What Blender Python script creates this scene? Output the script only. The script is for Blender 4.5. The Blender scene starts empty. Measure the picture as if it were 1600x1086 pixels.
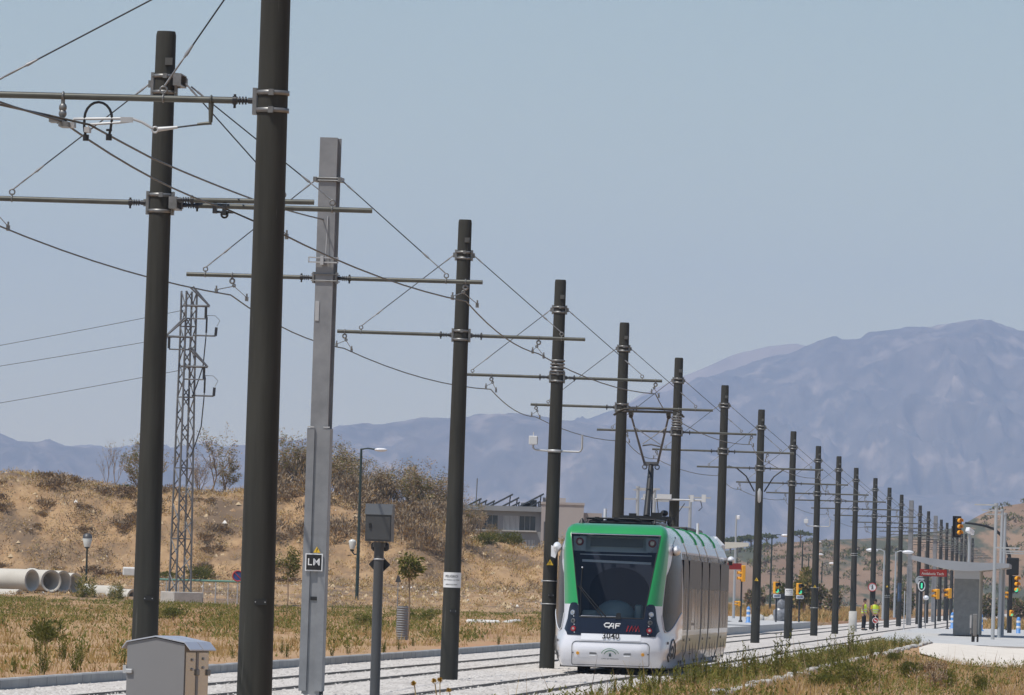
import bpy, math, random
import numpy as np
from mathutils import Vector, Matrix, noise
R=math.radians; PI=math.pi
rnd=random.Random(7)
SC=bpy.context.scene; COL=SC.collection
# ------------------------------------------------------------------ camera
FPX=11604.0; ROLL=.030; CAMZ=1.69; PITCH=math.atan(378.6/FPX)
CM=Matrix.Rotation(PI/2+PITCH,3,'X')@Matrix.Rotation(ROLL,3,'Z')
cd=bpy.data.cameras.new('camera'); cam=bpy.data.objects.new('camera',cd); COL.objects.link(cam)
cam.matrix_world=Matrix.Translation((0,0,CAMZ))@CM.to_4x4()
cd.sensor_width=36; cd.lens=36*FPX/1600; cd.clip_start=1; cd.clip_end=40000
SC.camera=cam
def at(px,py,d):
    v=CM@Vector(((px-800)/FPX,-(py-543)/FPX,-1)); s=d/v.y
    return Vector((v.x*s,d,CAMZ+v.z*s))
def gp(px,py,z=0):
    v=CM@Vector(((px-800)/FPX,-(py-543)/FPX,-1)); s=(z-CAMZ)/v.z
    return Vector((v.x*s,v.y*s,z))
def pxm(d): return d/FPX                 # metres per photo pixel at distance d
def line(y): return -.93+.0775*(y-137)   # the row of masts
TA=-math.atan(.0775)                     # heading of the track
def zg(y): return .0003*max(0,min(y,800)-180)
def sst(a,b,x):
    t=min(1,max(0,(x-a)/(b-a))); return t*t*(3-2*t)
def lerp_tab(tab,x):
    if x<=tab[0][0]: return tab[0][1]
    for (a,b),(c,d) in zip(tab,tab[1:]):
        if x<=c: return b+(d-b)*(x-a)/(c-a)
    return tab[-1][1]
# ------------------------------------------------------------------ materials
MATS={}
def mat(name,col,rough=.6,metal=0,coat=0,var=None,scale=8,vs=(1,1,1),bump=0,bscale=None,detail=5,c3=None,s3=1,t3=(.5,.62),emit=None,spec=.5):
    if name in MATS: return MATS[name]
    m=bpy.data.materials.new(name); m.use_nodes=True; N=m.node_tree.nodes; L=m.node_tree.links
    b=N['Principled BSDF']; c=(*col,1)
    b.inputs['Base Color'].default_value=c; b.inputs['Roughness'].default_value=rough; b.inputs['Metallic'].default_value=metal
    b.inputs['Coat Weight'].default_value=coat; b.inputs['Coat Roughness'].default_value=.05
    b.inputs['Specular IOR Level'].default_value=spec
    if emit: b.inputs['Emission Color'].default_value=(*emit[0],1); b.inputs['Emission Strength'].default_value=emit[1]
    if var or bump or c3:
        tc=N.new('ShaderNodeTexCoord'); mp=N.new('ShaderNodeMapping'); mp.inputs['Scale'].default_value=vs
        L.new(tc.outputs['Object'],mp.inputs['Vector'])
        def nz(s,dt=detail):
            n=N.new('ShaderNodeTexNoise'); n.inputs['Scale'].default_value=s; n.inputs['Detail'].default_value=dt; n.inputs['Roughness'].default_value=.6
            L.new(mp.outputs[0],n.inputs['Vector']); return n
        last=None
        if var:
            n=nz(scale); rp=N.new('ShaderNodeValToRGB'); rp.color_ramp.elements[0].position=.32; rp.color_ramp.elements[1].position=.68
            rp.color_ramp.elements[0].color=c; rp.color_ramp.elements[1].color=(*var,1)
            L.new(n.outputs['Fac'],rp.inputs[0]); last=rp.outputs[0]
        if c3:
            n=nz(s3); rp=N.new('ShaderNodeValToRGB'); rp.color_ramp.elements[0].position=t3[0]; rp.color_ramp.elements[1].position=t3[1]
            mx=N.new('ShaderNodeMix'); mx.data_type='RGBA'; L.new(n.outputs['Fac'],rp.inputs[0]); L.new(rp.outputs[0],mx.inputs[0])
            if last: L.new(last,mx.inputs[6])
            else: mx.inputs[6].default_value=c
            mx.inputs[7].default_value=(*c3,1); last=mx.outputs[2]
        if last: L.new(last,b.inputs['Base Color'])
        if bump:
            n=nz(bscale or scale*3); bp=N.new('ShaderNodeBump'); bp.inputs['Strength'].default_value=bump; bp.inputs['Distance'].default_value=.05
            L.new(n.outputs['Fac'],bp.inputs['Height']); L.new(bp.outputs[0],b.inputs['Normal'])
    MATS[name]=m; return m
def glassmat(name,tint,refl=.09):
    if name in MATS: return MATS[name]
    m=bpy.data.materials.new(name); m.use_nodes=True; N=m.node_tree.nodes; L=m.node_tree.links
    N.remove(N['Principled BSDF']); out=N['Material Output']
    t=N.new('ShaderNodeBsdfTransparent'); t.inputs[0].default_value=(*tint,1)
    g=N.new('ShaderNodeBsdfGlossy'); g.inputs['Roughness'].default_value=.03
    f=N.new('ShaderNodeFresnel'); f.inputs[0].default_value=1.5
    mx=N.new('ShaderNodeMixShader'); L.new(f.outputs[0],mx.inputs[0]); L.new(t.outputs[0],mx.inputs[1]); L.new(g.outputs[0],mx.inputs[2]); L.new(mx.outputs[0],out.inputs[0])
    MATS[name]=m; return m
# ------------------------------------------------------------------ mesh builder
class MB:
    def __init__(s): s.v=[]; s.f=[]; s.m=[]; s.sm=[]; s.M=Matrix.Identity(4); s.mi=0
    def add(s,vs,fs,smooth=False):
        o=len(s.v); M=s.M
        s.v.extend([tuple(M@Vector(p)) for p in vs])
        for f in fs: s.f.append([i+o for i in f]); s.m.append(s.mi); s.sm.append(smooth)
        return s
    def box(s,c,sz,rz=0,rx=0,ry=0,taper=1,bev=0):
        x,y,z=[k/2 for k in sz]; T=Matrix.Translation(c)@Matrix.Rotation(rz,4,'Z')@Matrix.Rotation(ry,4,'Y')@Matrix.Rotation(rx,4,'X')
        if bev:
            b=min(bev,x*.9,y*.9,z*.9); vs=[];idx={}
            for sx in(-1,1):
                for sy in(-1,1):
                    for sz_ in(-1,1):
                        for k,(p,q,r) in enumerate(((x-b,y-b,z),(x-b,y,z-b),(x,y-b,z-b))):
                            idx[sx,sy,sz_,k]=len(vs); vs.append(T@Vector((sx*p,sy*q,sz_*r)))
            fs=[]
            g=lambda a,b_,c_,k: idx[a,b_,c_,k]
            for q in(-1,1):
                fs.append([g(-1,-1,q,0),g(1,-1,q,0),g(1,1,q,0),g(-1,1,q,0)][::q])
                fs.append([g(-1,q,-1,1),g(1,q,-1,1),g(1,q,1,1),g(-1,q,1,1)][::-q])
                fs.append([g(q,-1,-1,2),g(q,1,-1,2),g(q,1,1,2),g(q,-1,1,2)][::q])
                for r in(-1,1):
                    fs.append([g(-1,q,r,0),g(1,q,r,0),g(1,q,r,1),g(-1,q,r,1)])
                    fs.append([g(q,-1,r,0),g(q,1,r,0),g(q,1,r,2),g(q,-1,r,2)])
                    fs.append([g(q,r,-1,1),g(q,r,1,1),g(q,r,1,2),g(q,r,-1,2)])
                    for w in(-1,1): fs.append([g(q,r,w,0),g(q,r,w,1),g(q,r,w,2)])
            return s.add(vs,fs)
        vs=[T@Vector(p) for p in((-x,-y,-z),(x,-y,-z),(x,y,-z),(-x,y,-z),(-x*taper,-y*taper,z),(x*taper,-y*taper,z),(x*taper,y*taper,z),(-x*taper,y*taper,z))]
        return s.add(vs,[(3,2,1,0),(4,5,6,7),(0,1,5,4),(1,2,6,5),(2,3,7,6),(3,0,4,7)])
    def cyl(s,p0,p1,r0,r1=None,n=8,cap=True,smooth=True,ph=0):
        r1=r0 if r1 is None else r1; p0=Vector(p0);p1=Vector(p1); a=(p1-p0)
        if a.length<1e-6: return s
        a=a.normalized(); t=Vector((0,0,1)) if abs(a.z)<.9 else Vector((1,0,0)); u=a.cross(t).normalized(); w=a.cross(u)
        vs=[]
        for p,r in((p0,r0),(p1,r1)):
            for k in range(n):
                q=2*PI*k/n+ph; vs.append(p+u*r*math.cos(q)+w*r*math.sin(q))
        s.add(vs,[(k,(k+1)%n,n+(k+1)%n,n+k)[::-1] for k in range(n)],smooth)
        if cap: s.add(vs[:n],[tuple(range(n))]); s.add(vs[n:],[tuple(range(n))[::-1]])
        return s
    def tube(s,pts,r,n=5,cap=True):
        pts=[Vector(p) for p in pts]; rr=r if isinstance(r,(list,tuple)) else [r]*len(pts); vs=[]; pu=None
        for i,p in enumerate(pts):
            a=(pts[min(i+1,len(pts)-1)]-pts[max(i-1,0)]).normalized()
            if pu is None:
                t=Vector((0,0,1)) if abs(a.z)<.9 else Vector((1,0,0)); pu=a.cross(t).normalized()
            else: pu=(pu-a*pu.dot(a)).normalized()
            w=a.cross(pu)
            for k in range(n):
                q=2*PI*k/n; vs.append(p+pu*rr[i]*math.cos(q)+w*rr[i]*math.sin(q))
        fs=[(i*n+k,i*n+(k+1)%n,(i+1)*n+(k+1)%n,(i+1)*n+k)[::-1] for i in range(len(pts)-1) for k in range(n)]
        s.add(vs,fs,True)
        if cap: s.add(vs[:n],[tuple(range(n))]); s.add(vs[-n:],[tuple(range(n))[::-1]])
        return s
    def ring(s,c,r,t,ax='y',n=12,m=5):
        pts=[]
        for k in range(n+1):
            q=2*PI*k/n; a,b=r*math.cos(q),r*math.sin(q)
            pts.append(Vector(c)+(Vector((a,0,b)) if ax=='y' else Vector((0,a,b)) if ax=='x' else Vector((a,b,0))))
        return s.tube(pts,t,m,False)
    def lathe(s,prof,c=(0,0,0),n=16,smooth=True,cap=True):
        vs=[];c=Vector(c)
        for r,z in prof:
            for k in range(n): q=2*PI*(k+.5)/n; vs.append(c+Vector((r*math.cos(q),r*math.sin(q),z)))
        s.add(vs,[(i*n+k,i*n+(k+1)%n,(i+1)*n+(k+1)%n,(i+1)*n+k) for i in range(len(prof)-1) for k in range(n)],smooth)
        if cap: s.add(vs[:n],[tuple(range(n))[::-1]]); s.add(vs[-n:],[tuple(range(n))])
        return s
    def prism(s,poly,y0,y1,plane='xz'):
        n=len(poly)
        f=(lambda a,b,t:(a,t,b)) if plane=='xz' else (lambda a,b,t:(a,b,t)) if plane=='xy' else (lambda a,b,t:(t,a,b))
        vs=[f(a,b,y0) for a,b in poly]+[f(a,b,y1) for a,b in poly]
        return s.add(vs,[tuple(range(n)),tuple(range(n,2*n))[::-1]]+[(k,n+k,n+(k+1)%n,(k+1)%n) for k in range(n)])
    def ell(s,c,rad,n=10,m=7,M=None,jit=0):
        vs=[];c=Vector(c)
        for i in range(m+1):
            a=PI*i/m
            for k in range(n):
                q=2*PI*k/n; p=Vector((rad[0]*math.sin(a)*math.cos(q),rad[1]*math.sin(a)*math.sin(q),rad[2]*math.cos(a)))
                if jit: p*=1+jit*noise.noise(p*3/max(rad)+c*3.1)
                if M: p=M@p
                vs.append(c+p)
        return s.add(vs,[(i*n+k,(i+1)*n+k,(i+1)*n+(k+1)%n,i*n+(k+1)%n) for i in range(m) for k in range(n)],True)
    def grid(s,P,smooth=True):
        h=len(P);w=len(P[0])
        return s.add([p for r in P for p in r],[(i*w+j,i*w+j+1,(i+1)*w+j+1,(i+1)*w+j) for i in range(h-1) for j in range(w-1)],smooth)
    def build(s,name,mats,parent=None):
        me=bpy.data.meshes.new(name); me.from_pydata(s.v,[],s.f)
        for m in(mats if isinstance(mats,(list,tuple)) else [mats]): me.materials.append(m)
        me.polygons.foreach_set('material_index',s.m); me.polygons.foreach_set('use_smooth',s.sm); me.update()
        o=bpy.data.objects.new(name,me); COL.objects.link(o)
        if parent: o.parent=parent
        return o
def tag(o,label=None,cat=None,group=None,kind=None):
    for k,v in(('label',label),('category',cat),('group',group),('kind',kind)):
        if v: o[k]=v
    return o
def thing(name,label,cat,loc=(0,0,0),rz=0,group=None):
    o=bpy.data.objects.new(name,None); COL.objects.link(o); o.location=loc; o.rotation_euler=(0,0,rz); o.empty_display_size=.2
    return tag(o,label,cat,group)
KIDS={}
def copy_tree(o,parent=None):
    c=o.copy(); COL.objects.link(c)
    if parent: c.parent=parent
    for ch in list(o.children): copy_tree(ch,c)
    return c
def txt(s,size,m,parent,name,M,ext=.002,align='CENTER',shear=0,xs=1,offset=0):
    cu=bpy.data.curves.new('t','FONT'); cu.body=s; cu.size=size; cu.extrude=ext; cu.align_x=align; cu.align_y='CENTER'; cu.shear=shear; cu.offset=offset; cu.space_character=1.12 if len(s)<5 else 1
    o=bpy.data.objects.new('t',cu); COL.objects.link(o); bpy.context.view_layer.update()
    me=bpy.data.meshes.new_from_object(o.evaluated_get(bpy.context.evaluated_depsgraph_get()))
    bpy.data.objects.remove(o); bpy.data.curves.remove(cu)
    me.transform(M@Matrix.Diagonal((xs,1,1,1))); me.materials.clear(); me.materials.append(m); me.name=name
    o=bpy.data.objects.new(name,me); COL.objects.link(o)
    if parent: o.parent=parent
    return o
FRONT=Matrix.Rotation(PI/2,4,'X')          # text facing -Y
def np_mesh(name,V,Fc,mi,mats,smooth=False):
    """V (n,3), Fc (k,3) triangles"""
    me=bpy.data.meshes.new(name); k=len(Fc); me.vertices.add(len(V)); me.vertices.foreach_set('co',V.astype(np.float32).ravel())
    me.loops.add(k*3); me.loops.foreach_set('vertex_index',Fc.astype(np.int32).ravel()); me.polygons.add(k)
    me.polygons.foreach_set('loop_start',np.arange(0,3*k,3,dtype=np.int32)); me.polygons.foreach_set('loop_total',np.full(k,3,dtype=np.int32))
    for m in mats: me.materials.append(m)
    me.polygons.foreach_set('material_index',mi.astype(np.int32)); me.update(calc_edges=True); me.validate()
    return me
def np_obj(name,*a,parent=None):
    o=bpy.data.objects.new(name,np_mesh(name,*a)); COL.objects.link(o)
    if parent: o.parent=parent
    return o
# colours
M_MAST=mat('mast_paint',(.034,.034,.030),.6,var=(.054,.053,.046),scale=1.6,vs=(5,5,.35),spec=.12,c3=(.10,.10,.09),s3=2.6,t3=(.66,.74),detail=7)
M_GALV=mat('galvanised',(.22,.225,.235),.5,.35,var=(.30,.305,.315),scale=3)
M_GALVL=mat('galvanised_pale',(.42,.43,.44),.5,.3,var=(.5,.5,.5),scale=4)
M_CLAMP=mat('clamp_steel',(.17,.17,.165),.45,.5,var=(.25,.25,.25),scale=9)
M_ARM=mat('arm_tube',(.065,.066,.056),.42,.2,var=(.10,.10,.082),scale=5)
M_WIRE=mat('wire',(.035,.037,.045),.5,.4)
M_COPPER=mat('copper_wire',(.06,.052,.042),.5,.5)
M_INS=mat('insulator',(.02,.02,.022),.35)
M_BLK=mat('black_plastic',(.012,.012,.013),.45)
M_CONC=mat('concrete',(.38,.37,.345),.9,var=(.48,.46,.43),scale=2.5,bump=.3)
M_CONCD=mat('concrete_dark',(.22,.22,.21),.9,var=(.32,.31,.30),scale=3,bump=.3)
M_WHITE=mat('white_paint',(.78,.79,.82),.3,coat=.5)
M_SIGNW=mat('sign_white',(.75,.75,.75),.5)
M_SIGNB=mat('sign_black',(.012,.012,.012),.5)
M_YEL=mat('sign_yellow',(.75,.48,.03),.5)
M_AMB=mat('signal_yellow',(.8,.36,.02),.45)
M_RED=mat('sign_red',(.42,.03,.025),.5)
M_BLUE=mat('sign_blue',(.03,.08,.3),.5)
# ------------------------------------------------------------------ light and sky
SUN_AZ=R(234); SUN_EL=R(64)
w=bpy.data.worlds.new('World'); SC.world=w; w.use_nodes=True; WN=w.node_tree.nodes; WL=w.node_tree.links
sk=WN.new('ShaderNodeTexSky'); sk.sky_type='NISHITA'; sk.sun_disc=False; sk.sun_elevation=SUN_EL; sk.sun_rotation=SUN_AZ
sk.air_density=1.2; sk.dust_density=0; sk.ozone_density=2.5; sk.altitude=50
WL.new(sk.outputs[0],WN['Background'].inputs[0]); WN['Background'].inputs[1].default_value=.086
sl=bpy.data.lights.new('sun','SUN'); sl.energy=4.3; sl.angle=R(.53); sl.color=(1,.955,.89)
so=bpy.data.objects.new('sun',sl); COL.objects.link(so)
sd=Vector((math.sin(SUN_AZ)*math.cos(SUN_EL),math.cos(SUN_AZ)*math.cos(SUN_EL),math.sin(SUN_EL)))
so.rotation_euler=(-sd).to_track_quat('-Z','Y').to_euler(); so.location=sd*80
SC.view_settings.view_transform='Standard'; SC.view_settings.look='None'; SC.view_settings.exposure=0; SC.view_settings.gamma=1
SC.cycles.max_bounces=6; SC.cycles.transparent_max_bounces=12; SC.cycles.volume_bounces=1; SC.cycles.diffuse_bounces=3
def struct(o): o['kind']='structure'; return o
# ------------------------------------------------------------------ ground
def terrain(off,y):
    z=zg(y); n=noise.noise(Vector((off*.11,y*.05,1.3)))*.06
    if off<-4.4: return z+.13+n*sst(-4.6,-7,off)+.27*sst(180,380,y)*sst(-4.4,-9,off)
    if off<=3.7: return z-.12
    return z+.0+n-.22*sst(6,9,off)*sst(320,260,y)
rows=[-250,-60,0,40,55]+list(range(60,300,4))+list(range(300,720,12))+[760,850,1000,1200,1500,2000,2700,3600,5000,7000,10000,12500,14400]
cols=[-5600,-2500,-1000,-450,-220,-120]+[-80+2*i for i in range(20)]+[-40+1.2*i for i in range(29)]+[-4.9,-4.41,-4.39,-4,0,3.69,3.71]+[4.5+1.2*i for i in range(30)]+[45,60,90,150,250,450,1000,2500,5000]
g=MB(); g.grid([[(line(min(y,2000))+o,y,terrain(o,y)) for o in cols] for y in rows])
M_GND=mat('dry_ground',(.34,.19,.095),.95,var=(.44,.29,.15),scale=.5,vs=(1,.07,1),c3=(.40,.20,.10),s3=.13,t3=(.50,.60),detail=8)
struct(g.build('ground',M_GND))
b=MB(); ys=[y for y in rows if 30<=y<=1200]
b.grid([[(line(y)+o,y,zg(y)) for o in(-4.26,-2.5,0,1.8,3.7)] for y in ys],False)
M_BED=mat('paving_setts',(.50,.46,.42),.9,var=(.59,.55,.505),scale=6,vs=(1,.12,1),c3=(.40,.365,.33),s3=2.2,t3=(.52,.66),detail=8,bump=.5,bscale=14)
struct(b.build('track_bed',M_BED))
M_KERB=mat('kerb_stone',(.28,.28,.28),.85,var=(.36,.36,.355),scale=1.3)
k=MB(); y=60.0
while y<312:
    t=TA; y2=y+1.0; c=Vector((line(y+.5)-4.34,y+.5,zg(y)+.06)); k.box(c+Vector((rnd.uniform(-.006,.006),0,rnd.uniform(-.004,.004))),(.17,.985,.20),rz=t,bev=.02); y=y2
struct(k.build('kerb',M_KERB))
k=MB(); y=96.0
while y<300:
    L_=rnd.uniform(.8,2.4)
    if rnd.random()<.62: k.box((line(y)+5.55+rnd.uniform(-.06,.06),y,zg(y)+.03+rnd.uniform(-.03,.03)),(rnd.uniform(.16,.26),L_,.16),rz=TA+rnd.uniform(-.04,.04),rx=rnd.uniform(-.02,.02),bev=.03)
    y+=L_+.1
struct(k.build('old_kerb',M_CONC))
M_RAIL=mat('rail_steel',(.07,.062,.055),.6,.3,var=(.11,.095,.08),scale=3)
for o_,lb in((-1.87-.72,'leftmost steel rail, beside the long grey kerb'),(-1.87+.72,'steel rail running just left of the row of dark masts'),(1.87-.72,'steel rail running just right of the dark masts, under the left wheels of the tram'),(1.87+.72,'rightmost steel rail, at the edge of the weedy verge')):
    m_=MB()
    for y0 in range(40,700,12):
        c=Vector((line(y0+6)+o_,y0+6,zg(y0+6)+.012)); m_.box(c,(.06,12.03,.034),rz=TA)
        m_.box(c+Vector((.095,0,-.026)),(.03,12.03,.05),rz=TA)
    tag(m_.build('rail',M_RAIL),lb,'rail',group='rails of the two tracks')
# pale chips and setts standing proud of the paving (uncountable)
rs=np.random.RandomState(3); n=13000
y=np.sort(105+(rs.rand(n)**1.6)*150); off=-4.2+7.8*rs.rand(n); x=-.93+.0775*(y-137)+off; s=.012+.022*rs.rand(n)
a=rs.rand(n)*6.28; z=np.array([zg(q) for q in y]); V=np.zeros((n,5,3)); 
for k_ in range(4):
    V[:,k_,0]=x+s*1.3*np.cos(a+k_*1.57); V[:,k_,1]=y+s*1.3*np.sin(a+k_*1.57); V[:,k_,2]=z-.003
V[:,4]=np.stack([x,y,z+s*.7],1)
Fc=(np.array([[0,1,4],[1,2,4],[2,3,4],[3,0,4]])[None]+5*np.arange(n)[:,None,None]).reshape(-1,3)
tag(np_obj('gravel',V.reshape(-1,3),Fc,np.repeat(rs.randint(0,3,n),4),[mat('chip_a',(.58,.55,.51),.9),mat('chip_b',(.48,.45,.415),.9),mat('chip_c',(.40,.375,.345),.9)]),kind='stuff')
# ------------------------------------------------------------------ spoil mound behind the field on the left
CR=[(-300,748),(0,742),(90,745),(165,762),(215,772),(330,772),(440,775),(480,778),(560,790),(640,806),(690,822),(740,842),(800,856),(835,862),(880,850),(915,860),(960,900),(1010,930)]
CRX=[((lambda p:(p.x,p.z))(at(px,py,445))) for px,py in CR]
def mound(x,y,fine=True):
    c=lerp_tab(CRX,x); env=sst(14,4,x)*sst(-74,-55,x)
    z=.45+1.25*sst(384,428,y)
    z=z*env+(1-env)*.1
    up=sst(427,443,y); c=max(c,1.2); z=z+(c-1.7)*env*up-sst(470,560,y)*max(0,z-.2)*0
    if y>446: z-=(y-446)*.012*env
    if fine:
        amp=.25+.75*sst(420,432,y)
        q=Vector((x*.16,y*.10,0)); z+=amp*(noise.fractal(q,1,2,4)*.42+ (noise.noise(Vector((x*.9,y*.35,3)))*.34+noise.noise(Vector((x*2.0,y*.8,5)))*.17)*env)
    return z-3*sst(388,383,y)
xs=[-74+.36*i for i in range(247)]; yy=[383,386,390]+[392+1.4*i for i in range(20)]+[420+.42*i for i in range(90)]+[459+3*i for i in range(35)]
m_=MB(); m_.grid([[(x_,y_,mound(x_,y_)) for x_ in xs] for y_ in yy])
M_MOUND=mat('mound_earth',(.30,.18,.09),.95,var=(.43,.285,.15),scale=1.7,vs=(1,.5,.9),detail=11,c3=(.17,.115,.07),s3=.30,t3=(.46,.60),bump=.8,bscale=2)
struct(m_.build('mound',M_MOUND))
# ------------------------------------------------------------------ far scrub hill with pines
HC=[(-500,880),(900,880),(1050,868),(1130,862),(1200,856),(1260,852),(1320,848),(1400,842),(1460,836),(1500,828),(1530,811),(1560,798),(1600,791),(1680,782),(1800,765),(2100,715),(2500,680),(2900,700),(3300,800),(3700,880)]  # unseen crest past the right frame edge raised for the tram glass to reflect
HCX=[((lambda p:(p.x,p.z))(at(px,py,1600))) for px,py in HC]
def hill(x,y):
    c=lerp_tab(HCX,x*1600/max(y,1600) if y>1600 else x); t=sst(1250,1600,y)
    z=c*t+noise.fractal(Vector((x*.012,y*.006,2)),1,2,5)*3.2*sst(1250,1400,y)*(1 if y<1560 else .5)
    return z-(2 if y<1255 else 0)-max(0,y-1620)*.01
m_=MB(); m_.grid([[(x_,y_,hill(x_,y_)) for x_ in range(-90,450,3)] for y_ in list(range(1240,1640,8))+[1660,1700,1760,1850]])
M_HILL=mat('hill_scrub',(.19,.115,.065),.95,var=(.27,.175,.105),scale=.09,vs=(1,.07,1),c3=(.07,.072,.04),s3=.085,t3=(.49,.55),detail=7)
struct(m_.build('hill',M_HILL))
# ------------------------------------------------------------------ mountains under the haze
def mountain(name,tab,d,depth,seed,rough,m_,x0,x1,nx=760,ny=130):
    T=[(lambda p:(p.x,p.z))(at(px,py,d)) for px,py in tab]; mb=MB(); P=[]
    for j in range(ny):
        t=j/(ny-1)*1.25; row=[]
        for i in range(nx):
            x=x0+(x1-x0)*i/(nx-1); c=lerp_tab(T,x); y=d-depth*(1-t)
            q=Vector((x*.0030+seed,y*.0008,seed)); rd=1-abs(noise.fractal(q,.9,2.1,6))*1.7
            pr=sst(0,1.02,t)**.9 if t<=1 else 1-(t-1)*1.6
            k_=math.sin(PI*min(1,t))*(1-.75*min(1,t))*1.6*sst(1.0,.7,t)
            z=c*pr+rough*(rd-.55)*(k_*.9)+noise.fractal(q*5,.7,2,5)*rough*.11*min(1,t*3)*(1-.7*sst(.85,1,t))
            row.append((x,y,max(-6,z-6)))
        P.append(row)
    mb.grid(P); return struct(mb.build(name,m_))
M_MT=mat('mountain_scrub',(.03,.03,.024),1,var=(.15,.12,.095),scale=.018,vs=(1,.5,1),c3=(.48,.37,.29),s3=.012,t3=(.53,.78),detail=12)
mountain('mountain',[(-400,700),(700,690),(860,665),(940,640),(1000,618),(1065,598),(1100,588),(1150,570),(1200,554),(1240,543),(1290,526),(1340,521),(1355,513),(1400,512),(1450,505),(1500,500),(1530,496),(1560,502),(1600,517),(1700,540),(2000,640),(2600,700)],14000,2600,3.1,170,M_MT,-2400,3400)
M_MTP=mat('mountain_bare',(.22,.175,.14),1,var=(.34,.265,.21),scale=.012,vs=(1,.5,1),detail=10)
mountain('mountain',[(900,700),(960,640),(1000,612),(1065,584),(1100,570),(1150,547),(1200,536),(1245,531),(1300,545),(1400,640)],14260,500,5.7,40,M_MTP,100,900,200,50)
mountain('mountain',[(-600,680),(-100,655),(0,672),(30,684),(60,685),(80,682),(110,694),(160,697),(240,700),(380,690),(470,682),(500,671),(530,661),(560,657),(600,656),(660,648),(700,647),(740,644),(800,640),(850,646),(950,660),(1050,690),(1200,730),(1400,765),(1700,775),(2300,780)],12300,1700,9.7,95,M_MT,-2600,2800)
# ------------------------------------------------------------------ air
h=MB(); h.box((0,7075,318),(12400,15050,652))
hm=bpy.data.materials.new('haze_air'); hm.use_nodes=True; HN=hm.node_tree.nodes
HN.remove(HN['Principled BSDF']); pv=HN.new('ShaderNodeVolumePrincipled'); pv.inputs['Color'].default_value=(.49,.67,1,1); pv.inputs['Density'].default_value=.000085
pv.inputs['Density Attribute'].default_value=''; pv.inputs['Anisotropy'].default_value=0
hm.node_tree.links.new(pv.outputs[0],HN['Material Output'].inputs['Volume'])
hz=h.build('haze',hm); hz['kind']='stuff'
# ------------------------------------------------------------------ catenary masts
HM=8.5
def depth_of(px,py):
    v=-(px-800)*math.sin(ROLL)+(py-543)*math.cos(ROLL); k=378.6-v; d=FPX*(HM-CAMZ)/k
    for _ in range(5): d=FPX*(HM+zg(d)-CAMZ)/k
    return d
TOPS=[(260,48),(516,215),(727,343),(876,437),(976,504),(1061,559),(1133,602),(1190,640),(1240,674),(1279,697),(1311,713),(1338,731),(1368,747),(1390,762),(1409,773),(1424,782),(1438,790),(1451,799),(1462,806),(1471,812),(1480,817),(1489,822),(1496,826),(1503,830),(1509,834),(1515,838),(1520,841)]
LEAN=[.004,.003,.006,.006,.005,.003,.002,.0,.0,-.003,-.004,-.005,-.004,-.004,-.003]
MASTS=[]
for i,(px,py) in enumerate(TOPS):
    d=depth_of(px,py); t=at(px,py,d); ln=LEAN[i] if i<len(LEAN) else -.004
    MASTS.append((Vector((t.x-HM*ln,d,zg(d))),ln))
ZA=6.36; ZS=7.84; ZW=6.06; RB,RT=.168,.124
def rad(z): return RB+(RT-RB)*z/HM
def shift(i): return -.36 if i%2==0 else .36     # zigzag of the contact wire
def pole_mb():
    m=MB(); m.lathe([(rad(0),0),(rad(2.8),2.8),(rad(5.6),5.6),(rad(8.45),8.45),(rad(8.45)-.012,8.5)],n=20)
    return m
def clamp_mb(z,gap,lug,n=20):
    m=MB(); 
    for dz in(-gap/2,gap/2):
        m.lathe([(rad(z)+.001,z+dz-.022),(rad(z)+.014,z+dz-.022),(rad(z)+.014,z+dz+.022),(rad(z)+.001,z+dz+.022)],n=n,cap=False)
    for s in(-1,1):
        m.box((s*(rad(z)+.022),0,z),(.035,.09,gap+.09)); m.box((s*(rad(z)+.05),0,z),(.05,.022,.09))
        for dz in(-gap/2,gap/2): m.cyl((s*(rad(z)+.02),-.08,z+dz),(s*(rad(z)+.02),.08,z+dz),.011,n=6)
    m.box((.02,-rad(z)-.012,z+gap/2),(.05,.03,.06))
    return m
def arm(s,L_,root,z=ZA,y=0,x0=None,tilt=0):
    x0=rad(z)+.07 if x0 is None else x0
    m=MB(); m.tube([(s*(x0+.14),y,z),(s*L_,y,z+tilt)],.033,8); a=m.build('arm',M_ARM,root)
    c=MB(); c.cyl((s*(x0-.02),y,z),(s*(x0+.04),y,z),.03,n=8); c.cyl((s*(x0+.03),y,z),(s*(x0+.16),y,z),.021,n=8)
    for q in(.055,.085,.115): c.cyl((s*(x0+q),y,z),(s*(x0+q+.014),y,z),.04,n=10)
    c.cyl((s*(x0+.15),y,z),(s*(x0+.19),y,z),.043,n=10); c.cyl((s*(x0+.17),y,z-.075),(s*(x0+.17),y,z+.06),.014,n=6); c.build('insulator',M_INS,a)
    return a
def eye(s,x,z,a,y=0,up=True):
    m=MB(); k=1 if up else -1
    m.ring((s*x,y,z),.037,.009,'x',10,5); m.cyl((s*x,y,z+.03),(s*x,y,z+.036+k*.03),.012,n=6)
    m.ring((s*x,y,z+k*.085),.034,.0105,'y',10,5); return m.build('eyebolt',M_CLAMP,a)
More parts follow.
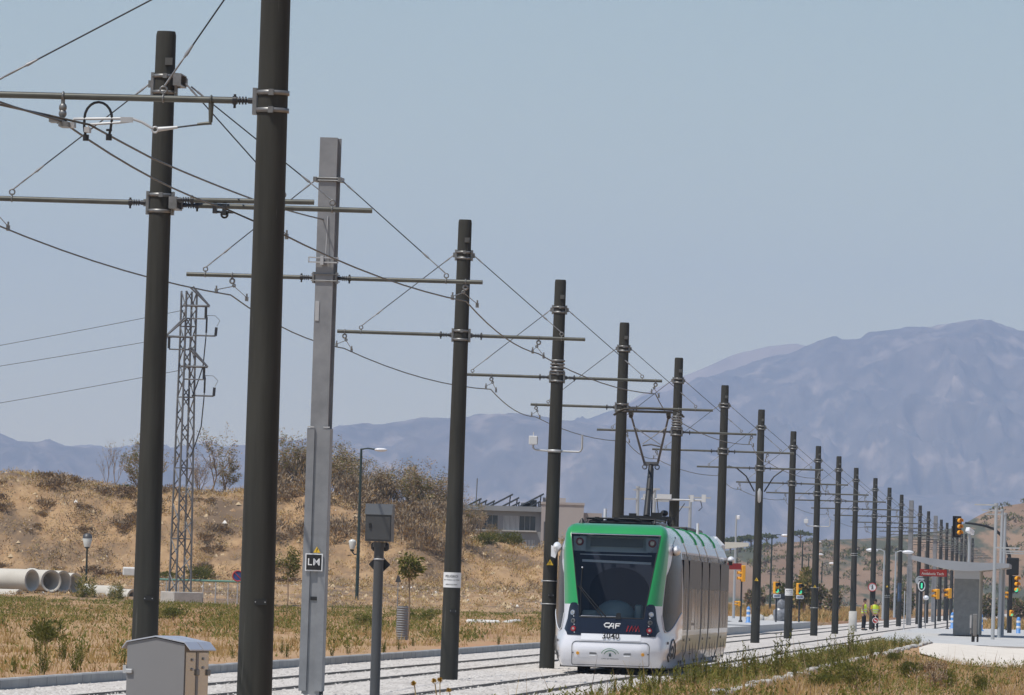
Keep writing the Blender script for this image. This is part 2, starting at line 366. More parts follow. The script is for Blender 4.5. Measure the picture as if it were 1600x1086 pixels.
def stay(s,x,root,z0=ZS,z1=ZA,y=0,y0=0,x0=None):
    p0=Vector((s*(rad(z0)+.06 if x0 is None else x0),y0,z0)); p1=Vector((s*x,y,z1+.11)); v=(p1-p0).normalized(); L_=(p1-p0).length
    m=MB(); m.tube([p0+v*.22,p1-v*.42],.0085,5); o=m.build('stay_wire',M_WIRE,root)
    m=MB(); m.cyl(p0,p0+v*.10,.012,n=6); m.cyl(p0+v*.10,p0+v*.24,.017,.011,n=6); m.build('wire_socket',M_GALV,o); m=MB()
    m.cyl(p1-v*.5,p1-v*.38,.011,.02,n=6); u=Vector((0,1,0))
    for q in(-1,1): m.tube([p1-v*.36+Vector((0,0,.0)),p1-v*.31+u*.022*q,p1-v*.16+u*.022*q,p1-v*.11],.0075,4)
    m.cyl(p1-v*.39,p1-v*.35,.013,n=6); m.cyl(p1-v*.12,p1-v*.02,.011,n=6); m.build('turnbuckle',M_GALV,o); return o
def hanger(s,x,root,wx=None,z=ZA):
    """delta suspension: ring under the arm and two links to the contact wire"""
    wx=x if wx is None else wx; m=MB(); X=s*x; W=s*wx
    m.ring((X,0,z),.038,.01,'x',10,5); m.ring((X,0,z-.085),.035,.016,'y',10,5); m.cyl((X,0,z-.11),(X-.03*s,0,z-.15),.012,n=6); m.ring((X-.03*s,0,z-.155),.02,.013,'y',8,4)
    j=Vector((X-.03*s,0,z-.165))
    for q in(-1,1):
        e=Vector((W,q*1.4,ZW+.02)); m.tube([j,e],.0075,4); m.box(e+Vector((0,0,-.02)),(.035,.12,.07)); m.cyl(e+Vector((0,0,-.03)),e+Vector((0,0,.06)),.014,n=6)
    return m.build('wire_hanger',M_CLAMP,root)
def notice(root,z):
    m=MB(); r=rad(z)+.006
    def strip(a0,a1,z0,z1,rr,n=14): m.grid([[(rr*math.cos(a0+(a1-a0)*k/n),rr*math.sin(a0+(a1-a0)*k/n),q) for k in range(n+1)] for q in(z0,z1)])
    strip(-PI,PI,z-.14,z+.14,r,28); pl=m.build('notice_plate',M_SIGNW,root)
    w_=txt('PELIGRO!',.062,M_SIGNB,pl,'lettering',Matrix.Translation((0,-r,z+.065))@FRONT,ext=.001)
    v=[]
    for l_,zz,sz in(('ALTA TENSION. NO TOCAR',.0,.026),('RIESGO ELECTRICO',-.085,.026)):
        t=txt(l_,sz,M_SIGNB,pl,'lettering',Matrix.Translation((0,-r,z+zz))@FRONT,ext=.001); v.append(t)
    for t in [w_]+v:                                                # wrap on the tube
        for q in t.data.vertices: a=q.co.x/r; dd=-q.co.y-r; q.co.x=(r+.002+dd)*math.sin(a); q.co.y=-(r+.002+dd)*math.cos(a)
    return pl
def triangle(root,z,r=None,y=None,x=0,s=.075):
    y=-(rad(z)+.01) if y is None else y
    m=MB(); m.prism([(x-s,z-s*.6),(x+s,z-s*.6),(x,z+s*1.1)],y,y+.004); t=m.build('warning_triangle',M_YEL,root)
    m=MB(); m.prism([(x-.008,z-.03),(x+.004,z-.002),(x-.006,z+.002),(x+.008,z+.045),(x+.014,z+.012),(x+.002,z+.01)],y-.003,y-.001); m.build('symbol',M_SIGNB,t); return t
def numplate(root,z):
    m=MB(); m.box((.05,-(rad(z)+.006),z),(.115,.012,.055)); p=m.build('number_plate',M_SIGNB,root)
    m=MB(); [m.cyl((x,-(rad(z)+.016),z),(x,-(rad(z)+.01),z),.006,n=6) for x in(.003,.097)]; m.build('rivets',M_GALVL,p); return p
def straps(root,z,dz,clip=True):
    m=MB()
    for q in(-dz/2,dz/2):
        m.lathe([(rad(z)+.001,z+q-.01),(rad(z)+.007,z+q-.01),(rad(z)+.007,z+q+.01),(rad(z)+.001,z+q+.01)],n=20,cap=False)
        m.box((rad(z)+.012,0,z+q),(.03,.04,.05)); m.box((-rad(z)-.012,0,z+q),(.03,.04,.05))
    return m.build('strap',M_GALVL,root)
def rings(root,z,n=4):
    m=MB()
    for k in range(n): q=z+k*.075; m.lathe([(rad(q),q-.025),(rad(q)+.028,q-.018),(rad(q)+.028,q+.018),(rad(q),q+.025)],n=20,cap=False)
    return m.build('spare_clamp',M_CLAMP,root)
M_BOXW=mat('device_white',(.6,.61,.62),.5)
def sensor(root,z,wide=.6):
    m=MB(); r=.022
    m.tube([(-.16,-.02,z),(-.36,-.02,z+.01),(-.43,-.02,z+.02),(-.47,-.02,z+.06),(-.47,-.02,z+.12)],r); m.lathe([(rad(z)+.001,z-.03),(rad(z)+.015,z-.03),(rad(z)+.015,z+.03),(rad(z)+.001,z+.03)],n=20,cap=False)
    m.tube([(.16,-.02,z),(wide-.08,-.02,z),(wide-.03,-.02,z+.015),(wide,-.02,z+.07),(wide,-.02,z+.38)],r); br=m.build('sensor_bracket',M_GALVL,root)
    m=MB(); m.box((-.47,-.02,z+.22),(.19,.14,.19),bev=.012); m.cyl((-.47,-.02,z+.31),(-.47,-.02,z+.40),.012,n=6); m.build('sensor_box',M_BOXW,br); return br
def fit(t,sh,la=2.3,lb=2.3):
    a=arm(-1,la,t); b_=arm(1,lb,t)
    for s,A in((-1,a),(1,b_)):
        xs=1.86; eye(s,xs,ZA,A); stay(s,xs,t); hanger(s,1.8+s*sh*1.0+ (.0),t)
dark=pole_mb(); 
def pole_for(t,mb=None): return (mb or dark).build('pole',M_MAST,t)
PROTO={}
for par in(0,1):
    t=thing('catenary_mast','x','mast'); pole_for(t); clamp_mb(ZA,.16,1).build('arm_clamp',M_CLAMP,t); clamp_mb(ZS,.11,1).build('stay_clamp',M_CLAMP,t)
    m=MB(); m.box((.06,-rad(8.1)-.004,8.12),(.09,.02,.09)); m.box((.085,-rad(8.1)-.012,8.12),(.03,.02,.02)); m.build('name_tag',mat('tag_dark',(.085,.085,.08),.5),t)
    fit(t,shift(par)); PROTO[par]=t
used=set()
def mast(i,label,group=None,extra=None):
    par=i%2
    t=copy_tree(PROTO[par])
    p,ln=MASTS[i]; t.location=p; t.rotation_euler=(0,ln,TA); t['label']=label; t['group']=group or 'catenary masts between the tracks'
    return t
def blue_tag(t):
    m=MB(); m.grid([[(rad(q)*1.02*math.sin(a),-rad(q)*1.02*math.cos(a),q) for a in(-.9,-.3,.3,.9)] for q in(1.6,2.0,2.4,2.8)]); return m.build('painted_mark',mat('blue_spray',(.08,.22,.5),.7,var=(.05,.055,.06),scale=4),t)
def cable_loops(t):
    m=MB()
    for s in(-1,1):
        m.tube([(s*1.3,.3,ZA+.0),(s*1.15,.3,ZA+.05),(s*.85,.3,ZA-.02),(s*.5,.2,ZA-.3),(s*.18,.05,ZA-.85)],.028,6)
    m.build('feeder_cable',M_BLK,t); m=MB(); m.lathe([(.02,5.1),(.06,5.15),(.075,5.5),(.03,5.62)],c=(.02,-.2,0),n=10); m.build('feeder_insulator',M_GALVL,t)  # the turned body is an insulator between the cable loops, not a lamp
def concrete_foot(t,h=1.05):
    m=MB(); m.lathe([(RB+.05,0),(RB+.045,h),(RB+.005,h+.01)],n=20); m.build('concrete_collar',M_CONC,t)
spec={2:('dark catenary mast ringed by a large white danger notice, left of the tram',lambda t:(notice(t,1.84),numplate(t,1.27))),
3:('dark mast touching the left edge of the tram, with white sensor box and triangle',lambda t:(sensor(t,4.75),rings(t,6.5),triangle(t,2.3),straps(t,1.66,.5),numplate(t,1.6))),
4:('dark catenary mast rising behind the tram roof, left of the pantograph',None),
5:('dark catenary mast behind the tram roof just right of the pantograph, with clamp rings',lambda t:rings(t,6.5,5)),
6:('dark catenary mast rising behind the rear end of the tram',None),
7:('first dark mast clear of the tram on its right, cable loops under its arms',lambda t:(cable_loops(t),triangle(t,2.3),numplate(t,1.3))),
8:('dark mast with a small white notice ringing it, second to the right of the tram',lambda t:(notice(t,1.9),numplate(t,1.2))),
9:('dark mast with white sensor box on side bracket, third right of the tram',lambda t:(sensor(t,4.9),triangle(t,2.2),straps(t,1.7,.9))),
10:('plain dark mast right of the sensor mast, left of the concrete collared one',None),
11:('dark mast whose foot is wrapped in a pale concrete collar, left of the two workers',lambda t:(concrete_foot(t),straps(t,4,.1))),
12:('dark mast behind the two yellow vested workers, with a round no walking sign',None),
13:('dark mast with a yellow sticker, just right of the two workers',lambda t:(triangle(t,2.5),straps(t,1.9,.1))),
14:('dark mast with blue spray paint on its shaft, left of the pale grey column',blue_tag)}
for i,(lb,ex) in spec.items():
    t=mast(i,lb)
    if ex: ex(t)
# pale H-section anchor column at 15 and 18, and the near one with the LM sign (index 1)
def hcol(i,label,near=False):
    p,ln=MASTS[i]; t=thing('anchor_column',label,'mast',p,TA,'grey steel anchor columns'); t.rotation_euler=(0,ln,TA-R(3))
    m=MB(); wdt=.27; m.box((0,-.125,4.25),(wdt,.018,8.5)); m.box((.0,.135,4.25),(wdt+.045,.018,8.5)); m.box((.0,.005,4.25),(.02,.242,8.5))
    m.box((.105,0.005,4.25),(.012,.24,8.5)); m.build('column',M_GALV,t)
    m=MB()
    for s in(-1,1):
        m.box((s*.12,-.16,2.06),(.115,.012,4.0)); m.box((s*.172,-.02,2.06),(.012,.27,4.0)); m.box((s*.065,-.148,2.06),(.008,.022,4.0))
    m.build('side_cover',M_GALV,t)
    m=MB(); [m.box((s*.12,-.165,4.08),(.10,.02,.022)) for s in(-1,1)]; m.build('cover_clip',M_GALVL,t)
    m=MB()
    for dz in(0,.04): m.cyl((-.2,-.15,ZS+dz),(.2,-.15,ZS+dz),.012,n=6)
    for s in(-1,1): m.box((s*.19,0,ZS+.02),(.05,.36,.07)); m.cyl((s*.2,-.17,ZS+.02),(s*.2,.17,ZS+.02),.014,n=6)
    m.build('stay_clamp',M_CLAMP,t)
    m=MB(); [m.box((s*.175,-.02,ZA),(.03,.16,.17)) for s in(-1,1)]; [m.cyl((-.2,y,ZA+dz),(.2,y,ZA+dz),.01,n=6) for y in(-.15,.15) for dz in(-.05,.05)]; m.build('arm_clamp',M_CLAMP,t)
    m=MB(); m.box((-.01,-.2,6.59),(.46,.03,.02)); m.box((-.01,-.2,6.66),(.46,.03,.02)); m.box((-.03,-.19,6.62),(.05,.08,.14)); m.box((-.235,-.2,6.625),(.014,.03,.09)); m.box((.215,-.2,6.625),(.014,.03,.09)); m.build('tension_bracket',M_GALVL,t)
    sh=shift(i); 
    for s in(-1,1):
        A=arm(s,2.15 if s<0 else 2.42,t,x0=.2); eye(s,1.86,ZA,A); stay(s,1.86,t,x0=.22); hanger(s,1.8+s*sh,t)
    return t
lm=hcol(1,'near grey galvanised column carrying the black square sign with white letters')
m=MB(); m.box((0,-.188,2.02),(.268,.014,.268)); sg=m.build('sign_plate',M_SIGNW,lm)
m=MB(); m.box((0,-.197,2.02),(.232,.006,.232)); m.build('sign_face',M_SIGNB,sg); txt('LM',.15,M_SIGNW,sg,'lettering',Matrix.Translation((0,-.202,2.02))@FRONT,offset=.001)
triangle(lm,2.2,y=-.2,x=.04,s=.055); m=MB(); m.box((.02,-.14,1.47),(.125,.014,.055)); m.build('number_plate',M_SIGNB,lm)
m=MB(); m.tube([(.02,-.2,6.62),(.03,-.145,7.3)],.009,4); m.box((-.09,-.14,5.85),(.06,.012,.30)); m.build('ground_strap',M_GALVL,lm)
hcol(15,'pale grey column rising behind the left end of the stop roof'); hcol(18,'farther pale grey column showing among the dark masts above the red name sign')
for i in range(16,27):
    if i==18: continue
    mast(i,{16:'dark mast just right of the pale grey column behind the stop roof',17:'dark mast between the two pale grey columns behind the stop roof'}.get(i,'far dark mast in the crowded row above and behind the tram stop roof'))
for q in PROTO.values():                                            # the two patterns are not part of the scene
    for o in q.children_recursive: bpy.data.objects.remove(o)
    bpy.data.objects.remove(q)
# mast 0: nearest of the central row, double bracket with two arms to the right
p,ln=MASTS[0]; t=thing('catenary_mast','leftmost tall dark mast with paired arms and box brackets, beside the nearest mast','mast',p,TA,'catenary masts between the tracks'); t.rotation_euler=(0,ln,TA)
pole_for(t); clamp_mb(ZA,.20,1).build('arm_clamp',M_CLAMP,t); clamp_mb(ZS,.20,1).build('stay_clamp',M_CLAMP,t)
m=MB(); m.box((.06,-rad(8.1)-.004,8.12),(.09,.02,.09)); m.build('name_tag',mat('tag_dark',(.085,.085,.08),.5),t); numplate(t,1.45)
for z in(ZA,ZS+.05):
    m=MB(); 
    for y in(-.28,.28): m.box((.19,y,z),(.10,.014,.15))
    for dz in(-.068,.068): m.box((.19,0,z+dz),(.10,.56,.014))
    m.box((.24,.28,z),(.02,.12,.1)); m.build('box_bracket',M_CLAMP,t)
a=arm(-1,2.6,t); eye(-1,1.86,ZA,a); stay(-1,1.86,t); hanger(-1,2.1,t)
a=arm(1,1.95,t,z=ZA+.035,y=-.28,x0=.26,tilt=.02); eye(1,1.56,ZA+.05,a,y=-.28); stay(1,1.56,t,y=-.28,y0=-.28,z1=ZA+.05,x0=.3)
a=arm(1,2.62,t,y=.28,x0=.26); eye(1,2.12,ZA,a,y=.28); stay(1,2.12,t,y=.28,y0=.28,x0=.3)
hanger(1,1.44,t)
m=MB(); m.box((.72,-.28,ZA-.06),(.05,.1,.12)); m.box((.84,-.28,ZA-.07),(.05,.1,.14)); m.ring((.84,-.28,ZA-.13),.04,.014,'y'); m.cyl((.72,-.28,ZA-.1),(.95,-.28,ZA-.1),.016); m.build('wire_clamp',M_INS,t)
# the nearest mast, right of the row, one long arm to the left
N0=Vector((at(398,1060,72).x,72,zg(72))); t=thing('catenary_mast','nearest and thickest dark mast, cut off at the top, one long arm leftward','mast',N0,TA,'catenary masts beside the track')
m=MB(); m.lathe([(.174,0),(.16,3.2),(.147,6.4),(.137,9)],n=24); m.build('pole',M_MAST,t)
def rad0(z): return .174-.0041*z
m=MB()
for z in(6.27,6.44):
    m.lathe([(rad0(z)+.001,z-.022),(rad0(z)+.014,z-.022),(rad0(z)+.014,z+.022),(rad0(z)+.001,z+.022)],n=24,cap=False); m.box((.0,-rad0(z)-.016,z),(.05,.03,.06))
m.box((-rad0(6.4)-.025,0,6.355),(.04,.1,.26)); m.build('arm_clamp',M_CLAMP,t); m=MB()
for z in(7.8,7.95): m.lathe([(rad0(z)+.001,z-.022),(rad0(z)+.014,z-.022),(rad0(z)+.014,z+.022),(rad0(z)+.001,z+.022)],n=24,cap=False)
m.build('stay_clamp',M_CLAMP,t); numplate(t,1.5)
ZL=6.36; a=arm(-1,4.2,t,z=ZL,x0=.2); eye(-1,1.07,ZL,a)
stay(-1,1.07,t,z0=7.85,z1=ZL,x0=.17); stay(-1,2.75,t,z0=7.9,z1=ZL,x0=.17)
H=-2.05; m=MB(); m.ring((H,0,ZL),.038,.012,'x'); m.cyl((H,0,ZL-.03),(H,0,ZL-.09),.02); m.ell((H,0,ZL-.11),(.04,.04,.045)); m.ell((H,0,ZL-.17),(.04,.04,.045)); m.cyl((H,0,ZL-.2),(H,0,ZL-.23),.02)
for q in(-.05,.05): m.tube([(H,0,ZL-.21),(H+q*.7,0,ZL-.24),(H+q,0,ZL-.27)],.008)
m.box((H-.05,0,ZL-.235),(.14,.2,.05)); m.box((H+.04,-.1,ZL-.285),(.09,.3,.05)); m.build('wire_hanger',M_CLAMP,t)
m=MB(); m.tube([(-1.95,0,ZL-.27),(-1.94,0,ZL-.22),(-1.5,0,ZL-.205),(-1.38,0,ZL-.20),(-1.27,0,ZL-.235),(-1.17,0,ZL-.29)],.015,6); m.tube([(-1.80,0,ZL-.31),(-1.79,0,ZL-.27),(-1.5,0,ZL-.245),(-1.36,0,ZL-.225)],.014,6); m.box((-1.42,0,ZL-.215),(.12,.03,.05)); m.box((-1.95,0,ZL-.28),(.05,.16,.05)); m.box((-1.8,0,ZL-.325),(.05,.16,.05))
m.ring((-1.14,0,ZL-.305),.028,.01,'y'); m.cyl((-1.11,0,ZL-.30),(-.92,0,ZL-.275),.024,.014); ra=m.build('steady_arm',M_GALVL,t)
m=MB(); m.tube([(-.95,0,ZL-.28),(-.75,0,ZL-.25),(-.62,0,ZL-.235)],.009); m.build('steady_wire',M_WIRE,ra)
m=MB(); m.ring((-.60,0,ZL),.038,.011,'x'); m.cyl((-.60,0,ZL-.03),(-.60,0,ZL-.22),.027,.019); m.cyl((-.59,0,ZL-.225),(-.73,0,ZL-.24),.018,.012); m.build('drop_bracket',M_ARM,t)
m=MB(); pts=[(-1.815,0,ZL-.40),(-1.835,0,ZL-.3)]+[(-1.70-.135*math.cos(R(a)),0,ZL-.21+.16*math.sin(R(a))) for a in range(0,181,18)]+[(-1.575,0,ZL-.3),(-1.59,0,ZL-.39)]; m.tube(pts,.014,6)
for q in(pts[0],pts[-1]): m.cyl((q[0],0,q[2]-.03),(q[0],0,q[2]+.03),.03); m.cyl((q[0],0,q[2]+.06),(q[0],0,q[2]+.08),.03)
m.build('jumper_cable',M_BLK,t)
# ------------------------------------------------------------------ contact wires
def wire_path(pts,sag=.2,n=8):
    o=[]
    for a,b_ in zip(pts,pts[1:]):
        a=Vector(a);b_=Vector(b_); L_=(b_-a).length
        for k in range(n): q=k/n; o.append(a.lerp(b_,q)-Vector((0,0,4*q*(1-q)*sag*min(1,L_/26)**2)))
    o.append(Vector(pts[-1])); return o
def offp(i,off):
    p,ln=MASTS[i]; return Vector((p.x+off+6.1*ln,p.y-off*.0775,p.z+ZW))
def near(d,off): return Vector((line(d)+off,d,ZW))
LP=[near(46,-1.7),near(70,-1.6)]+[offp(0,-2.1)]+[offp(i,-1.8+shift(i)) for i in range(1,27)]
RP=[near(46,1.5),at(97,190,72)]+[at(352,326,91.5)]+[offp(0,1.44)]+[offp(i,1.8+shift(i)) for i in range(1,27)]
m=MB(); m.tube(wire_path(LP,.16),.0115,5); tag(m.build('contact_wire',M_COPPER),'lower contact wire hung from the left arms of the masts','wire',group='contact wires over the tracks')
m=MB(); m.tube(wire_path(RP,.16),.0115,5); tag(m.build('contact_wire',M_COPPER),'contact wire hung from the right arms of the masts, over the tram','wire',group='contact wires over the tracks')
W3=[at(-420,60,52),at(75,180,72),at(140,195,72),at(237,247,79),at(397,312,95),at(505,343,113.2)]
m=MB(); m.tube(wire_path(W3,.03),.0115,5); m.tube([at(505,343,113.2),at(523,337,113.3),at(524,330,113.4)],.012,5); tag(m.build('contact_wire',M_COPPER),'third contact wire, dropping from upper left to end at the grey column','wire',group='contact wires over the tracks')
# ------------------------------------------------------------------ the tram
M_GREEN=mat('tram_green',(.025,.30,.085),.28,coat=.6,var=(.022,.27,.075),scale=.7)
M_TEAL=mat('tram_shoulder',(.42,.54,.52),.25,coat=.6)
M_TWH=mat('tram_white',(.72,.72,.76),.28,coat=.7,var=(.66,.66,.69),scale=.9)
M_SILV=mat('tram_side',(.62,.60,.58),.3,.1,coat=.5,var=(.50,.46,.42),scale=1.1)
M_DARKW=mat('side_glass',(.022,.020,.018),.2,spec=.05,var=(.05,.042,.034),scale=.9); M_DARKW2=mat('side_glass_sheen',(.035,.030,.025),.16,spec=.06,var=(.065,.054,.042),scale=1.3)  # brown tones and paler panes imitate uneven reflections, painted into the glass colour
M_NAVY=mat('navy_panel',(.010,.012,.022),.18,coat=.4)
M_LAV=mat('tram_band',(.55,.54,.60),.3,coat=.5)
M_CHR=mat('chrome',(.7,.7,.72),.12,1)
M_ROOF=mat('roof_gear',(.018,.018,.019),.5)
M_ROOFG=mat('roof_gear_grey',(.10,.11,.12),.5)
M_LAMPW=mat('lamp_clear',(.5,.5,.52),.15,.6)
M_LAMPR=mat('lamp_red',(.30,.012,.015),.3,coat=.3)
M_GREY=mat('mid_grey',(.12,.12,.125),.5)
M_DASH=mat('dashboard',(.34,.42,.43),.35)
M_CAB=mat('cab_wall',(.05,.055,.08),.6)
M_CABG=mat('cab_grey',(.62,.66,.64),.5)
TD=153.6; TL=23.2
tram=thing('tram','green and white articulated tram standing on the right track, number 3040 on its front','tram',(line(TD)+1.86,TD,zg(TD)),TA)
ZK=[.16,.30,.5,.7,.84,1.0,1.175,1.44,1.8,2.3,2.6,2.9,3.02,3.09,3.13]
def tb(vals): 
    T=list(zip(ZK,vals)); return lambda z: lerp_tab(T,z)
YF=tb([.12,.05,.0,.02,.06,.10,.14,.21,.33,.53,.66,.80,.94,1.12,1.45])
XW=tb([.62,.62,.62,.62,.62,.64,.67,.70,.76,.835,.885,.93,.93,.91,.86])
XG=tb([1.0,1.03,1.04,1.0,.95,.93,.92,.93,.96,1.02,1.05,1.06,1.03,.97,.88])
WS=tb([1.17,1.23,1.29,1.315,1.32,1.325,1.325,1.325,1.32,1.30,1.26,1.14,1.04,.95,.80])
YC=2.9
def S(s,z,o=0):
    """point on the cab shell: s=0 centre, 1 windscreen edge, 2 outer pillar edge, 3 end of cab side (signed)"""
    def p(s,z):
        g=1 if s>=0 else -1; a=abs(s); yf=YF(z); xw=XW(z); xg=XG(z)
        if a<=1: x=xw*a; y=yf+.05*a*a
        elif a<=2: t=a-1; x=xw+(xg-xw)*t; y=yf+.05+.17*t*t
        else:
            t=a-2; W=WS(z); p0=(xg,yf+.22); p2=(W,YC); p1=(W-.02,yf+1.1)
            x=(1-t)**2*p0[0]+2*t*(1-t)*p1[0]+t*t*p2[0]; y=(1-t)**2*p0[1]+2*t*(1-t)*p1[1]+t*t*p2[1]
        return Vector((g*x,y,z))
    q=p(s,z)
    if o:
        e=.01; a=p(s+e,z)-p(s-e,z); b_=p(s,min(3.13,z+e))-p(s,max(.16,z-e)); n=a.cross(b_).normalized(); q+=n*o*(1 if n.y<0 or abs(n.x)>.6 and n.x*s>0 else -1)
    return q
def ssof(x,z):
    a=abs(x); xw=XW(z); xg=XG(z); s=a/xw if a<=xw else 1+(a-xw)/(xg-xw); return math.copysign(s,x)
def onf(x,z,o=.006): return S(ssof(x,z),z,o)
ZR=[.16,.2,.25,.3,.4,.5,.6,.7,.77,.84,.92,1.0,1.09,1.175,1.3,1.44,1.6,1.8,2.05,2.3,2.45,2.6,2.75,2.9,2.96,3.02,3.06,3.09,3.115,3.13]
SR=[-3+.125*i for i in range(9)]+[-2+.1*i for i in range(1,11)]+[-1+.2*i for i in range(1,10)]; SR=SR+[1+.1*i for i in range(10)]+[2+.125*i for i in range(9)]
SR=sorted(set(round(s,4) for s in SR+[-1,1]))
m=MB(); vs=[S(s,z) for z in ZR for s in SR]; n=len(SR); fs={0:[],1:[],2:[],3:[]}
for i in range(len(ZR)-1):
    for j in range(n-1):
        zc=(ZR[i]+ZR[i+1])/2; sc=(SR[j]+SR[j+1])/2; a=abs(sc)
        if a<1 and 1.175<zc<2.9: continue
        k=0
        if zc>2.9: k=1 if a<2.12 else 2
        elif a<2.14 and zc>1.4: k=1
        elif zc>2.78: k=2
        fs[k].append((i*n+j,i*n+j+1,(i+1)*n+j+1,(i+1)*n+j))
base=len(m.v); m.v=[tuple(v) for v in vs]
for k,L_ in fs.items():
    for f in L_: m.f.append(f); m.m.append(k); m.sm.append(True)
m.mi=0
cabb=m.build('cab_body',[M_TWH,M_GREEN,M_TEAL],tram)
def patch(name,s0,s1,zlo,zhi,mt,par,o=.004,ns=10,nz=10,smooth=True):
    f0=zlo if callable(zlo) else (lambda s:zlo); f1=zhi if callable(zhi) else (lambda s:zhi); P=[]
    for i in range(nz+1):
        row=[]
        for j in range(ns+1):
            s=s0+(s1-s0)*j/ns; z=f0(s)+(f1(s)-f0(s))*i/nz; row.append(S(s,z,o))
        P.append(row)
    m=MB(); m.grid(P,smooth); return m.build(name,mt,par)
wsn=patch('windscreen',-.985,.985,1.18,2.885,glassmat('windscreen_glass',(.74,.78,.80)),tram,-.004,14,14)
m=MB()
fr=[S(s,2.9,.008) for s in[-1+.1*i for i in range(21)]]; m.tube(fr,.014,5); m.mi=0
m.build('chrome_trim',M_CHR,tram)
m=MB()
for s in(-1,1): m.tube([S(s,z,.004) for z in(1.175,1.44,1.8,2.3,2.6,2.9)],.011,5)
m.tube([S(s,1.175,.004) for s in[-1+.1*i for i in range(21)]],.012,5); m.build('windscreen_seal',M_BLK,wsn)
m=MB(); m.tube([S(s,1.2,.012) for s in[-.95+.1*i for i in range(12)]],.01,4); m.build('sill_glint',M_CHR,wsn)
patch('front_panel',-1.02,1.02,.84,1.172,M_NAVY,tram,.006,14,6)
patch('number_strip',-1.0,1.0,.705,.836,M_WHITE,tram,.006,14,3)
txt('3040',.165,M_BLK,tram,'lettering',Matrix.Translation(onf(0,.785,.035))@FRONT,xs=1.0,offset=.004)
# builder's letters and red mark on the dark panel
m=MB(); Q=lambda x,z:(x,onf(x,z,.014).y,z)
def strokes(L_,r):
    for pl in L_: m.tube([Q(*p) for p in pl],r,4)
strokes([[(-.03,1.06),(-.11,1.06),(-.145,1.03),(-.12,.985),(-.02,.985)],[(-.05,.955),(.01,1.06),(.05,1.06),(.045,.955)],[(-.03,1.0),(.045,1.0)],[(.09,.955),(.10,1.055),(.19,1.055)],[(.10,1.01),(.17,1.01)]],.013); m.build('maker_lettering',M_SIGNW,tram)
m=MB(); strokes([[(.32,.90),(.36,1.02)],[(.38,.90),(.43,1.02)],[(.43,1.02),(.44,.90),(.50,1.02),(.51,.90)],[(.51,.90),(.56,1.02),(.58,.90)],[(.34,.97),(.33,.90)]],.012); m.build('operator_mark',M_LAMPR,tram)
# bumper panel
rr=[];hx,z0,z1,cr=.80,.19,.675,.09
for cx,cz,a0 in((hx-cr,z1-cr,0),(-hx+cr,z1-cr,90),(-hx+.03,z0+.03,180),(hx-.03,z0+.03,270)):
    r_=cr if cz>.4 else .03
    for k in range(5): q=R(a0+90*k/4); rr.append((cx+r_*math.cos(q),cz+r_*math.sin(q)))
m=MB(); pts=[]
for i in range(len(rr)):
    a,b_=rr[i],rr[(i+1)%len(rr)]; nn=max(1,int(math.hypot(a[0]-b_[0],a[1]-b_[1])/.08))
    for k in range(nn): pts.append(onf(a[0]+(b_[0]-a[0])*k/nn,a[1]+(b_[1]-a[1])*k/nn,.002))
m.tube(pts+[pts[0]],.008,4,False); bp=m.build('bumper_seam',M_GREY,tram)
P=[]
for i in range(9):
    z=.22+.42*i/8; row=[]
    for j in range(17):
        x=-.76+1.52*j/16; e=min(1,(.76-abs(x))/.08)*min(1,i/2,(8-i)/2.0+.0); row.append(onf(x,z,.004+.035*sst(0,1,e)))
    P.append(row)
m=MB(); m.grid(P); bum=m.build('bumper',M_TWH,tram)
def disc(x,z,r,mt,par,name,o=.02,d=.012,n=12):
    c=onf(x,z,o); e=.02; nv=(onf(x+e,z,o)-onf(x-e,z,o)).cross(onf(x,z+e,o)-onf(x,z-e,o)).normalized(); nv=nv if nv.y<0 else -nv
    m=MB(); m.cyl(c-nv*d,c+nv*d,r,n=n); return m.build(name,mt,par)
